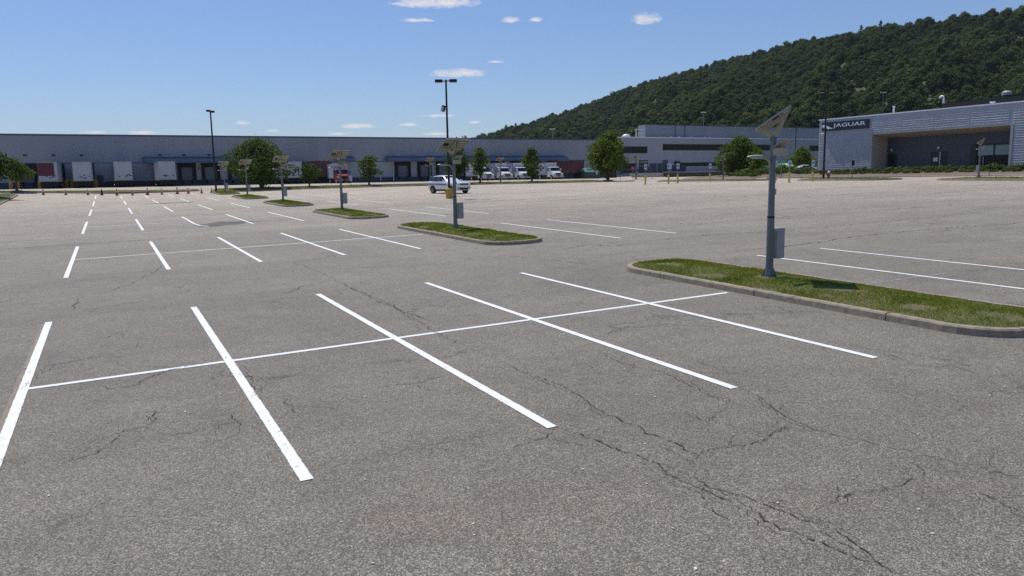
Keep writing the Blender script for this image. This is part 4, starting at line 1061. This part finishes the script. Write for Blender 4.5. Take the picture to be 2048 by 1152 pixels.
# ------------------------------------------------------------------ passenger cars: lofted body
def car(name, label, u, v, rz, body, L, W, H, stations, low='dark', glass=True, cat='car', zoff=0., band=None):
    """stations: (y, z_bottom, z_belt, z_top, half width at belt, half width at top); nose at y=0 towards -y"""
    t = thing(name, label, cat, (u, v, gz(u, v)+zoff), rz)
    b = MB(); prev = None
    for y, zb, zl, zt, wb, wt in stations:
        ring2 = [(-wb*.94, zb), (-wb, zb+.16), (-wb, zl-.12), (-wb*.965, zl), (-wt, zt-.05), (-wt*.86, zt), (wt*.86, zt), (wt, zt-.05), (wb*.965, zl), (wb, zl-.12), (wb, zb+.16), (wb*.94, zb)]
        ring = [b.vert(x, y, z) for x, z in ring2]
        if prev:
            for k in range(12): b.face(prev[k], ring[k], ring[(k+1) % 12], prev[(k+1) % 12])
        else: b.face(*ring)
        prev = ring
    b.face(*prev[::-1])
    o = b.build('body', M[body], t, smooth=True)
    sb = o.modifiers.new('sub', 'SUBSURF'); sb.levels = sb.render_levels = 1
    return t, o
ST = [(-.03, .44, .95, 1.00, .80, .70), (.03, .32, 1.00, 1.08, .92, .80), (.12, .30, 1.02, 1.11, .95, .82), (.55, .28, 1.08, 1.17, .98, .84), (1.25, .30, 1.13, 1.22, .99, .84), (1.58, .30, 1.15, 1.25, .99, .83), (2.28, .30, 1.17, 1.80, .99, .73), (2.75, .30, 1.18, 1.86, .99, .74), (3.75, .30, 1.19, 1.83, .99, .73),
      (4.40, .32, 1.20, 1.76, .98, .70), (4.68, .36, 1.20, 1.36, .96, .74), (4.80, .42, 1.05, 1.12, .92, .78), (4.85, .46, .98, 1.03, .84, .70)]
car_t, car_b = car('car', 'white sport-utility car with a blue band along its side, parked behind the ochre pole base', 31.15, 69.1, R(14), 'car_white', 4.85, 1.98, 1.77, ST)
for s in (-1, 1):
    def side(pts, name, mat, off, parent=car_b):
        """panel following the tumblehome of the cabin side"""
        q = MB(); P = []
        for y, z in pts:
            k = 0
            while k < len(ST)-2 and ST[k+1][0] < y: k += 1
            a, b_ = ST[k], ST[k+1]; f = (y-a[0])/(b_[0]-a[0]); I = [a[i]+(b_[i]-a[i])*f for i in range(6)]
            x = I[4]*.965+(I[5]-I[4]*.965)*max(0, min(1, (z-I[2])/(I[3]-.05-I[2]))) if z > I[2] else I[4]
            P.append((s*(x+off), y, z))
        q.poly(P if s < 0 else P[::-1]); o = q.build(name, M[mat], parent)
        so = o.modifiers.new('solid', 'SOLIDIFY'); so.thickness = .02; so.offset = 0; return o
    side([(1.80, 1.24), (2.85, 1.26), (2.85, 1.73), (2.36, 1.70)], 'side_window', 'car_glass', .012)
    side([(2.93, 1.26), (3.70, 1.27), (3.70, 1.72), (2.93, 1.73)], 'side_window', 'car_glass', .012)
    side([(3.76, 1.27), (4.58, 1.29), (4.36, 1.66), (3.76, 1.72)], 'side_window', 'car_glass', .012)
    side([(1.55, .86), (4.70, .90), (4.66, 1.06), (1.55, 1.00)], 'blue_band', 'car_blue', .012)  # dark blue band along the body side
    side([(3.55, .55), (4.05, .55), (4.05, .68), (3.55, .68)], 'door_emblem', 'dark', .012)
    MB().rbox((s*1.10, 1.80, 1.30), (.24, .13, .17)).build('mirror', M['car_white'], car_b, bevel=.03)
    MB().rbox((s*.72, .02, .93), (.40, .10, .13), s*R(14)).build('headlight', M['headlight'], car_t, bevel=.02)
    MB().rbox((s*.66, .02, .55), (.34, .08, .10), s*R(10)).build('bumper_intake', M['dark'], car_t, bevel=.01)
    MB().rbox((s*.80, 4.70, 1.0), (.26, .14, .2)).build('tail_light', M['ink_red'], car_t, bevel=.02)
    for y in (.92, 3.85):
        ar = MB().prism([(y+.47*math.cos(R(a)), .37+.47*math.sin(R(a))) for a in range(-10, 191, 20)], 0, min(s*.86, s*1.0), max(s*.86, s*1.0)).build('wheel_arch', M['dark'], car_b)
        wheel(car_t, s*.885, y, .37, .25)
    MB().rbox((s*.97, 2.4, .33), (.08, 2.1, .12)).build('sill', M['dark'], car_b)
q = MB(); q.poly([(-.80, 1.66, 1.25), (.80, 1.66, 1.25), (.66, 2.27, 1.74), (-.66, 2.27, 1.74)]); q = q.build('windshield', M['car_glass'], car_b)
so = q.modifiers.new('solid', 'SOLIDIFY'); so.thickness = .05; so.offset = 0
MB().rbox((0, -.02, .92), (.98, .08, .13)).build('grille', M['dark'], car_t, bevel=.01)
MB().rbox((0, .02, .50), (1.0, .10, .20)).build('lower_grille', M['dark'], car_t, bevel=.02)
MB().rbox((0, .03, .36), (1.2, .12, .07)).build('skid_plate', M['grey_bumper'], car_t, bevel=.01)
# green vehicles behind the shrubs by the office
GS2 = [(-.02, .42, .70, .74, .74, .60), (.10, .30, .78, .84, .86, .74), (.9, .28, .90, .96, .90, .78), (1.35, .28, .94, 1.02, .91, .78), (2.05, .28, .96, 1.42, .91, .62), (2.6, .28, .97, 1.47, .91, .63), (3.3, .3, .98, 1.42, .91, .62), (4.0, .34, .98, 1.08, .88, .72), (4.35, .42, .9, .95, .8, .66)]
for lb, u, v, nm in (('bright green low car half hidden by shrubs right of the green van', 117.0, 106, 'car_green'), ('bright green low car in front of the dark tree by the office', 120.2, 106.5, 'car_green'), ('white car showing at the left edge of the silver showroom', 105.2, 89, 'car_white')):
    t_, b_ = car('car', lb, u, v, R(80 if nm == 'car_green' else 60), nm, 4.4, 1.8, 1.5, GS2, cat='car', zoff=.25)
    for s in (-1, 1):
        for y in (.8, 3.4): wheel(t_, s*.80, y, .32, .22)
        q = MB(); q.poly([(s*.87, 1.65, 1.02), (s*.88, 3.5, 1.02), (s*.67, 3.2, 1.36), (s*.67, 2.1, 1.36)]); q = q.build('side_window', M['car_glass'], b_); so = q.modifiers.new('solid', 'SOLIDIFY'); so.thickness = .03; so.offset = 0
VS = [(0, .40, 1.0, 1.3, .80, .70), (.15, .32, 1.1, 1.55, .92, .74), (.9, .32, 1.2, 2.05, .95, .76), (1.3, .32, 1.2, 2.15, .95, .78), (4.2, .34, 1.2, 2.12, .95, .78), (4.5, .4, 1.15, 1.95, .9, .74)]
t_, b_ = car('van', 'bright green rounded van with a tan emblem, seen between the two flagpoles', 118.9, 107.5, R(-15), 'car_green', 4.6, 1.9, 2.1, VS, cat='van', zoff=.25)
for s in (-1, 1):
    for y in (.8, 3.6): wheel(t_, s*.85, y, .33, .22)
    MB().rbox((s*.66, -.02, .85), (.2, .08, .16)).build('headlight', M['headlight'], t_)
MB().rbox((0, .28, 1.62), (.9, .12, .40), 0, R(-38)).build('emblem', M['tan'], t_)
# ------------------------------------------------------------------ trees
def leaf_mesh(name, clumps, per, size, seed, mat, flat=.0, gap=0., round_=.6):
    """many leaf-sized quads spread through clumps (cx, cy, cz, rx, rz)"""
    r = np.random.RandomState(seed); P = []; Nn = []; Sz = []
    for cx, cy, cz, rx, rz in clumps:
        n = max(12, int(per*rx*rx*(.75+.5*r.rand())))
        d = r.normal(size=(n, 3)); d /= np.linalg.norm(d, axis=1)[:, None]
        rad = .35+.65*r.rand(n)**.45
        rad *= 1+.16*np.sin(d[:, 0]*5+cx*3)*np.cos(d[:, 2]*4+cz*2)+.08*r.normal(size=n)
        p = np.array([cx, cy, cz])+d*rad[:, None]*np.array([rx, rx, rz])
        nrm = d*round_+r.normal(size=(n, 3))*(.85-round_*.5)+np.array([0, 0, .45+flat]); nrm /= np.linalg.norm(nrm, axis=1)[:, None]
        P.append(p); Nn.append(nrm); Sz.append(size*(.6+.8*r.rand(n)))
    P = np.concatenate(P); Nn = np.concatenate(Nn); Sz = np.concatenate(Sz); n = len(P)
    t = np.cross(Nn, r.normal(size=(n, 3))); t /= np.linalg.norm(t, axis=1)[:, None]+1e-9; b = np.cross(Nn, t)
    a = Sz[:, None]
    V = np.empty((n, 4, 3)); V[:, 0] = P-t*a*.5; V[:, 1] = P+b*a*.32+Nn*a*.05; V[:, 2] = P+t*a*.55; V[:, 3] = P-b*a*.32-Nn*a*.06
    me = bpy.data.meshes.new(name); me.vertices.add(n*4); me.vertices.foreach_set('co', V.ravel())
    me.loops.add(n*4); me.loops.foreach_set('vertex_index', np.arange(n*4, dtype=np.int32))
    me.polygons.add(n); me.polygons.foreach_set('loop_start', np.arange(0, n*4, 4, dtype=np.int32)); me.polygons.foreach_set('loop_total', np.full(n, 4, dtype=np.int32))
    me.materials.append(mat); me.update(); me.validate(); return me
def crown_clumps(w, h, z0, seed, n, shape=1., lop=(0, 0)):
    """clump centres on an uneven egg: width w, height h, bottom at z0; shape<1 narrows the top"""
    r = np.random.RandomState(seed); out = []
    for k in range(n):
        t = (k+.5)/n; z = t**.9
        prof = math.sin(math.pi*min(1, max(.0, .10+.86*z)))**.75*(1 if z < .45 else 1-(1-shape)*(z-.45)/.55)
        a = k*2.399+r.uniform(-.5, .5); q = r.uniform(.35, .88)*(1 if k % 4 else .3)
        rr = w/2*prof*q; s = w*r.uniform(.13, .21)*(1.1-.35*z)
        out.append((math.cos(a)*rr+lop[0]*z, math.sin(a)*rr+lop[1]*z, z0+h*(.06+.86*z), s, s*r.uniform(.7, .95)))
    return out
def trunk_mesh(h, r0, crown, seed, nb=7, fork=1):
    mb = MB(); r = random.Random(seed); tops = []
    pts = []; x = y = 0
    for k in range(7):
        t = k/6; pts.append((x, y, h*t)); x += r.uniform(-.06, .06)*h*.25; y += r.uniform(-.06, .06)*h*.25
    mb.tube(pts, [r0*1.35]+[r0*(1-.6*k/6) for k in range(1, 7)], 10)
    for c in r.sample(crown, min(nb, len(crown))):
        k = r.randint(2, 5); p = Vector(pts[k]); e = Vector(c[:3])
        m = p.lerp(e, .5)+Vector((r.uniform(-.2, .2), r.uniform(-.2, .2), r.uniform(.0, .3)))
        mb.tube([p, m, e], [r0*.42, r0*.26, r0*.08], 7)
    return mb
def tree(label, u, v, H, w, zc, seed, n=26, per=150, size=.30, mat='leaf', shape=.7, r0=.14, lop=(0, 0), extra=(), name='tree', nb=9, group='trees around the parking lot', z=None, mulch=1.0):
    t = thing(name, label, 'tree', (u, v, (gz(u, v)+.15) if z is None else z), 0, group)
    cl = crown_clumps(w, H-zc, zc, seed, n, shape, lop)+list(extra)
    trunk_mesh(zc+(H-zc)*.55, r0, cl, seed, nb).build('trunk', M['bark'], t, smooth=True)
    o = bpy.data.objects.new('crown', leaf_mesh('crown', cl, per, size, seed, M[mat])); C.objects.link(o); o.parent = t
    if mulch:
        MB().lathe([(mulch, -.06), (mulch*.7, .06), (.2, .14)], 18).build('mulch_ring', M['mulch'], t, smooth=True)
    return t
tree('small rounded tree with its dark trunk in view left of the red-fronted trailer', -9.9, 113.0, 3.9, 4.0, 1.35, 1, n=20, per=190, r0=.13, shape=.8, extra=[(1.5, 0, 2.0, .6, .4)])
tree('bushy tree cut off by the left edge, standing on the big lawn', -10.9, 98.6, 5.3, 5.6, 1.9, 2, n=28, per=170, r0=.15, shape=.85)
tree('very wide dark spreading tree behind the fifth and farthest islands', 19.3, 112.0, 6.75, 9.4, .95, 3, n=40, per=100, r0=.24, shape=.80, lop=(-.4, 0), extra=[(-3.9, 0, 3.2, 1.1, .9), (3.9, 0, 2.6, 1.2, .9), (3.2, .5, 1.9, 1.0, .7), (.8, 0, 6.0, 1.0, .8)], nb=14)
tree('small low tree with an open spreading crown in front of the maroon trailer', 26.0, 112.0, 3.3, 3.9, 1.1, 4, n=15, per=150, r0=.11, shape=.85, extra=[(-1.9, 0, 2.6, .55, .4)])
tree('small full tree right of the red-cab truck, standing on the verge', 34.9, 112.0, 4.4, 3.9, 1.0, 5, n=22, per=165, r0=.13, shape=.85, extra=[(1.8, 0, 1.9, .6, .45), (.9, 0, 3.9, .7, .6)])
tree('broad dark tree rising behind the white and blue car', 49.2, 112.4, 6.0, 5.0, 1.3, 6, n=30, per=140, r0=.17, shape=.72, lop=(.4, 0))
tree('upright dark tree behind the second nearest solar lamp, left of the white box trucks', 53.6, 112.4, 5.9, 3.7, 1.1, 7, n=28, per=200, r0=.15, shape=.72)
tree('small pointed tree in front of the white box trucks', 62.9, 111.8, 5.7, 4.2, 1.0, 8, n=26, per=180, r0=.14, shape=.42, extra=[(-1.6, -.3, 3.5, .6, .4), (.2, 0, 5.3, .5, .7)])
tree('tall bright green tree with a full crown at the right end of the truck row', 78.4, 112.0, 8.5, 8.0, 1.5, 9, n=50, per=105, size=.36, mat='leaf_bright', r0=.24, shape=.62, extra=[(-3.4, -.3, 4.2, 1.1, .8), (3.5, 0, 3.4, 1.0, .8), (.2, 0, 7.6, 1.2, 1.0)], nb=14)
tree('big rounded tree with foliage to the ground in front of the office block', 95.6, 97.5, 6.6, 8.6, .1, 10, n=54, per=105, size=.34, mat='leaf_bright', r0=.2, shape=.62, z=2.75, mulch=0)
tree('young tree with thin upright leafy branches left of the big rounded tree', 88.6, 95.0, 3.2, 2.6, .5, 11, n=12, per=170, size=.24, mat='leaf_bright', r0=.05, shape=.55, name='young_tree', z=2.6, mulch=0)
tree('young tree with feathery shoots right of the big rounded tree', 92.3, 91.5, 3.0, 2.4, .4, 12, n=10, per=150, size=.24, mat='leaf_bright', r0=.05, shape=.35, name='young_tree', z=2.6, extra=[(1.5, -.8, 1.4, .6, .35), (1.9, -1., 1.0, .5, .3)], mulch=0)
tree('dark tree in front of the office at the left edge of the silver showroom', 124.3, 110, 5.0, 6.3, .8, 13, n=34, per=140, size=.32, r0=.2, shape=.75, z=3.1, mulch=0)
tree('dark tree behind the nearest solar lamp, right of the big rounded tree', 108.0, 106, 4.6, 5.0, .6, 14, n=24, per=140, size=.32, r0=.16, shape=.7, z=3.0, mulch=0)
for k, (u, v, H) in enumerate(((104, 236, 14.6), (107.5, 236, 15.6), (113, 240, 14.9))):
    tree(('treetop peeping over the warehouse roof, leftmost of three', 'tallest treetop peeping over the warehouse roof behind the second solar lamp', 'treetop peeping over the warehouse roof, nearest the foot of the hill')[k], u, v, H, 6.5, 3, 20+k, n=20, per=40, size=.6, r0=.2, z=2.4, group='treetops over the warehouse', mulch=0)

# shrubs: three shapes, copied
def shrub_mesh(seed, per=420):
    r = np.random.RandomState(seed)
    cl = [(r.uniform(-.42, .42), r.uniform(-.42, .42), r.uniform(.22, .48), r.uniform(.26, .40), r.uniform(.22, .34)) for _ in range(8)]
    return leaf_mesh('foliage', cl, per, .17, seed, M['shrub'])
SM = [shrub_mesh(s) for s in range(5)]
def stem_mesh():
    mb = MB(); mb.tube([(0, 0, 0), (.02, .01, .4)], [.035, .02], 6)
    for a in range(4): mb.tube([(0, 0, .08), (.3*math.cos(a*1.6), .3*math.sin(a*1.6), .42)], [.02, .01], 5)
    return mb
stem0 = stem_mesh().build('stems', M['bark']); STEM = stem0.data; bpy.data.objects.remove(stem0)
def shrub(label, u, v, z, s, k, group, h=1.):
    t = thing('shrub', label, 'shrub', (u, v, z), rng.uniform(0, 6.28), group); t.scale = (s, s, s*h)
    for nm, me in (('foliage', SM[k % 5]), ('stems', STEM)):
        o = bpy.data.objects.new(nm, me); C.objects.link(o); o.parent = t
    return t
HEDGE = 'low green shrubs planted along the front of the showroom'
n = 0; v = 79.6
while v > 36:
    grow = min(1, max(.42, .42+(80-v)/14)); s = grow*rng.uniform(.85, 1.2)
    shrub('low green shrub in the hedge row along the foot of the showroom', 90.3+rng.uniform(-.5, .5), v, 2.72+.10, s*1.15, n, HEDGE, .95)
    if v < 75: shrub('low green shrub in the hedge row along the foot of the showroom', 88.4+rng.uniform(-.5, .4), v-.6, 2.58+.05, s*.8, n+2, HEDGE, .9)
    n += 1; v -= 1.25*max(.55, s)
n = 0
for u, v, s, h, z in [(87.5, 86.5, 1.3, .8, 2.5), (88.2, 88.6, 1.5, .8, 2.5), (88.6, 90.6, 1.6, .8, 2.5), (89.2, 92.8, 1.5, .9, 2.5), (90.6, 88.3, 1.5, 1., 2.7), (91, 85.8, 1.5, 1., 2.7), (93.5, 87.2, 1.7, 1., 2.8), (95.5, 89.5, 1.8, 1.1, 2.8), (96.5, 86.3, 1.7, 1.1, 2.8), (90.8, 91.6, 1.5, 1.1, 2.7), (92.2, 94.2, 1.5, 1., 2.7), (97.5, 92, 1.9, 1.1, 2.8), (98, 95.8, 1.8, 1., 2.8)]:
    shrub('leafy shrub in the planted bed under the big rounded tree', u, v, z, s, n, 'shrubs in the bed under the big rounded tree', h); n += 1
for u, v, s, h, z in [(96.5, 81.4, 1.5, .8, 2.75), (95.2, 79.8+1.5, 1.2, .8, 2.75), (99, 83.2, 1.6, .9, 2.8), (101.2, 85.2, 1.8, .9, 2.8), (103.5, 87.4, 1.7, 1., 2.8), (100.8, 88, 1.7, 1.1, 2.8), (106, 90.5, 1.9, 1., 2.8), (104, 92.5, 1.8, 1.1, 2.8), (109, 95.2, 2., 1.0, 2.9), (112, 98.6, 2.1, 1.1, 3.0), (107.4, 96.4, 2., 1.1, 2.9), (111, 102, 2.1, 1.1, 3.0)]:
    shrub('leafy shrub in front of the green vehicles left of the showroom', u, v, z, s, n, 'shrubs left of the showroom', h); n += 1

# ------------------------------------------------------------------ wooded hill
HAZE = .00005
RIDGE = [ (22.229,0.0484),(24.812,0.0503),(26.332,0.0524),(29.496,0.0730),(32.447,0.0888),(34.962,0.1006),(37.260,0.1160),(39.485,0.1254),(41.533,0.1322),(44.573,0.1464),(47.191,0.1539),(49.723,0.1596),(52.133,0.1637),(54.481,0.1668),(56.731,0.1696),(58.857,0.1715),(60.795,0.1712) ]
RIDGE = [(-40, .030), (0, .034), (15, .038)]+RIDGE[:]+[(66, .174), (72, .178), (80, .17), (95, .15), (120, .12)]
def lerp_tab(x, T):
    for (a, p), (b, q) in zip(T, T[1:]):
        if x <= b: return p+(q-p)*max(0, (x-a)/(b-a))
    return T[-1][1]
def ridge_r(az): return 1250-520*sst((az-22)/44)
TREE_H = 7.2
def hill_z(az, r):
    """height of the slope above the plain at bearing az (degrees from +v towards +u) and distance r"""
    rr = ridge_r(az); zr = max(3., lerp_tab(az, RIDGE)*rr+2.97-TREE_H); rf = 330+ (120 if az < 30 else 120*max(0, 1-(az-30)/15))
    wob = 6*math.sin(az*.55+r*.006)+5*math.sin(az*.9-r*.011)+3*math.sin(r*.023+az*1.7)
    if r < rr:
        t = max(0, (r-rf)/(rr-rf)); return 2.0+(zr-2)*(t**.92)+wob*math.sin(math.pi*min(1, t))*min(1, zr/60)
    return zr-(r-rr)*.35
hm = MB(); AZ = [-40+160*k/130 for k in range(131)]; RR = [330+ (1700-330)*k/52 for k in range(53)]
idh = [[hm.vert(r*math.sin(R(a)), r*math.cos(R(a)), hill_z(a, r)) for r in RR] for a in AZ]
for i in range(130):
    for j in range(52): hm.face(idh[i][j], idh[i][j+1], idh[i+1][j+1], idh[i+1][j])
structure(hm.build('hillside', M['earth'], smooth=True))
kinds = []
for s in range(7):
    r = np.random.RandomState(100+s); w = r.uniform(10., 14.5); h = r.uniform(7.0, 9.5)
    if s == 6: w, h = 6.5, 11
    cl = crown_clumps(w, h, 0., 200+s, 19 if s < 6 else 13, .62 if s < 6 else .22)
    me = leaf_mesh('forest_crown', cl, 30, .85, 300+s, M['leaf_far'], .15, round_=1.1)
    kinds.append(bpy.data.objects.new('forest_crown', me))
fr_ = np.random.RandomState(5); pts = []; sc = []; rot = []; idx = []
def put(az, r, s=1.):
    pts.append((r*math.sin(R(az)), r*math.cos(R(az)), hill_z(az, r)-1.0)); sc.append(s*(.58+.78*fr_.rand()**1.4)); rot.append(fr_.uniform(0, 6.28)); idx.append(6 if fr_.rand() < .05 else fr_.randint(0, 6))
r = 400.
while r < 1500:
    step = 6.6+r*.0024; az = 12. if r > 500 else 25.
    while az < 78:
        rr = ridge_r(az)
        if r < rr+45: put(az+fr_.uniform(-.4, .4)*math.degrees(step/r), r+fr_.uniform(-.45, .45)*step)
        az += math.degrees(step/r)
    r += step
pm_ = bpy.data.meshes.new('forest'); pm_.from_pydata(pts, [], [])
for nm, ty, arr in (('tscale', 'FLOAT', sc), ('trot', 'FLOAT', rot), ('tkind', 'INT', idx)):
    a = pm_.attributes.new(nm, ty, 'POINT'); a.data.foreach_set('value', arr)
fo = bpy.data.objects.new('forest', pm_); C.objects.link(fo); tag(fo, 'dense dark green broadleaf forest covering the whole hillside behind the buildings', 'forest', None, 'stuff')
ng = bpy.data.node_groups.new('forest_nodes', 'GeometryNodeTree')
ng.interface.new_socket('Geometry', in_out='INPUT', socket_type='NodeSocketGeometry'); ng.interface.new_socket('Geometry', in_out='OUTPUT', socket_type='NodeSocketGeometry')
gi = ng.nodes.new('NodeGroupInput'); go = ng.nodes.new('NodeGroupOutput'); ip = ng.nodes.new('GeometryNodeInstanceOnPoints')
jn = ng.nodes.new('GeometryNodeJoinGeometry')
for k in kinds[::-1]:
    oi = ng.nodes.new('GeometryNodeObjectInfo'); oi.inputs['Object'].default_value = k; oi.inputs['As Instance'].default_value = True
    ng.links.new(oi.outputs['Geometry'], jn.inputs[0])
def attr(nm, ty):
    a = ng.nodes.new('GeometryNodeInputNamedAttribute'); a.data_type = ty; a.inputs[0].default_value = nm; return a.outputs[0]
cx = ng.nodes.new('ShaderNodeCombineXYZ'); ng.links.new(attr('trot', 'FLOAT'), cx.inputs[2])
er = ng.nodes.new('FunctionNodeEulerToRotation'); ng.links.new(cx.outputs[0], er.inputs[0])
ng.links.new(gi.outputs[0], ip.inputs['Points']); ng.links.new(jn.outputs[0], ip.inputs['Instance']); ip.inputs['Pick Instance'].default_value = True
ng.links.new(attr('tkind', 'INT'), ip.inputs['Instance Index']); ng.links.new(er.outputs[0], ip.inputs['Rotation']); ng.links.new(attr('tscale', 'FLOAT'), ip.inputs['Scale'])
ng.links.new(ip.outputs[0], go.inputs[0])
fo.modifiers.new('forest', 'NODES').node_group = ng

# ------------------------------------------------------------------ air
hz = MB().box(-5300, 5300, -5300, 5300, -5, 270).build('haze', None)
hm_ = bpy.data.materials.new('haze'); hm_.use_nodes = True; hn = hm_.node_tree; hn.nodes.remove(hn.nodes['Principled BSDF'])
pv_ = hn.nodes.new('ShaderNodeVolumePrincipled'); pv_.inputs['Color'].default_value = (.80, .88, 1., 1); pv_.inputs['Density'].default_value = HAZE
hn.links.new(pv_.outputs[0], hn.nodes['Material Output'].inputs['Volume']); hz.data.materials.clear(); hz.data.materials.append(hm_); tag(hz, 'thin blue summer haze filling the air', 'haze', None, 'stuff')

# ------------------------------------------------------------------ sun, sky, camera
SUN = Vector((-.07, .45, 1.)).normalized()
EL = math.asin(SUN.z); AZS = math.atan2(SUN.x, SUN.y)
sl = bpy.data.lights.new('sun', 'SUN'); sl.energy = 4.2; sl.angle = R(.5); sl.color = (1., .955, .89)
so = bpy.data.objects.new('sun', sl); C.objects.link(so); so.rotation_euler = SUN.to_track_quat('Z', 'Y').to_euler(); so.location = (0, 0, 60)
W = bpy.data.worlds.new('World'); S.world = W; W.use_nodes = True; nt = W.node_tree; bg = nt.nodes['Background']
sky = nd(nt, 'ShaderNodeTexSky', sky_type='NISHITA'); sky.sun_disc = False; sky.sun_elevation = EL; sky.sun_rotation = AZS
sky.air_density = 1.0; sky.dust_density = .15; sky.ozone_density = 4.0; sky.altitude = 100
CLOUDS = [
 (0.3745,0.9020,0.2149,0.0559,0.0099),
 (0.3555,0.9141,0.1950,0.0211,0.0033),
 (0.4606,0.8661,0.1943,0.0132,0.0046),
 (0.4883,0.8508,0.1942,0.0086,0.0033),
 (0.6013,0.7762,0.1897,0.0197,0.0086),
 (0.4053,0.9046,0.1321,0.0362,0.0066),
 (0.4458,0.8832,0.1459,0.0112,0.0020),
 (0.2873,0.9554,0.0686,0.0224,0.0039),
 (0.3455,0.9358,0.0701,0.0125,0.0026),
 (0.3792,0.9235,0.0584,0.0184,0.0026),
 (0.4249,0.9024,0.0722,0.0079,0.0020),
 (0.1516,0.9858,0.0728,0.0099,0.0033),
 (0.0419,0.9973,0.0603,0.0145,0.0033),
 (0.3810,0.9210,0.0809,0.0211,0.0026),
 (0.2663,0.9621,0.0595,0.0145,0.0020),
 (-0.0082,0.9981,0.0603,0.0132,0.0023),
 (0.1861,0.9805,0.0633,0.0079,0.0020),
]
N = nd(nt, 'ShaderNodeTexCoord').outputs['Generated']
tot = None
for q, (x, y, z, w, h) in enumerate(CLOUDS):
    c = Vector((x, y, z)); rt = Vector((c.y, -c.x, 0)).normalized(); up = rt.cross(c).normalized()
    def dot(vec):
        d = nd(nt, 'ShaderNodeVectorMath', operation='DOT_PRODUCT'); nt.links.new(N, d.inputs[0]); d.inputs[1].default_value = vec; return d.outputs['Value']
    a = mth(nt, 'DIVIDE', dot(rt), w); b = mth(nt, 'DIVIDE', dot(up), h)
    # flat-bottomed puff: squash the lower half
    b = mth(nt, 'MAXIMUM', b, mth(nt, 'MULTIPLY', b, -1.6))
    d = mth(nt, 'SQRT', mth(nt, 'ADD', mth(nt, 'MULTIPLY', a, a), mth(nt, 'MULTIPLY', b, b)))
    m = mth(nt, 'SUBTRACT', 1.25, d, True)
    tot = m if tot is None else mth(nt, 'MAXIMUM', tot, m)
nz = mth(nt, 'MULTIPLY', mth(nt, 'SUBTRACT', noise(nt, scaled(nt, N, (1, 1, 2.4)), 60, 8, .68, .6), .5), 1.9)
cover = ramp(nt, mth(nt, 'ADD', mth(nt, 'MULTIPLY', tot, .75), mth(nt, 'MULTIPLY', nz, mth(nt, 'MINIMUM', mth(nt, 'MULTIPLY', tot, 3.), 1.))), [(.12, 0.), (.50, .55), (.95, .95)])
sz = nd(nt, 'ShaderNodeSeparateXYZ'); nt.links.new(N, sz.inputs[0])
tint = mixc(nt, 1, sky.outputs[0], ramp(nt, sz.outputs[2], [(.0, (.70, .71, .82)), (.10, (.77, .80, .93)), (.28, (.86, .90, 1.05))]), 'MULTIPLY')
nt.links.new(mixc(nt, cover, tint, (7.6, 7.3, 7.4)), bg.inputs[0]); bg.inputs[1].default_value = .11
cd = bpy.data.cameras.new('camera'); cam = bpy.data.objects.new('camera', cd); C.objects.link(cam); S.camera = cam
cd.sensor_width = 36; cd.lens = 1519.585/2048*36; cd.clip_end = 9000; cd.clip_start = .1
cam.matrix_world = Matrix.Translation((0, 0, 2.9667)) @ Matrix.Rotation(-.48383, 4, 'Z') @ Matrix.Rotation(math.pi/2-.142975, 4, 'X') @ Matrix.Rotation(-.0182219, 4, 'Z')
S.view_settings.view_transform = 'Standard'; S.view_settings.look = 'None'; S.view_settings.exposure = 0; S.view_settings.gamma = 1
S.render.resolution_x = 1024; S.render.resolution_y = 576
S.cycles.use_denoising = False
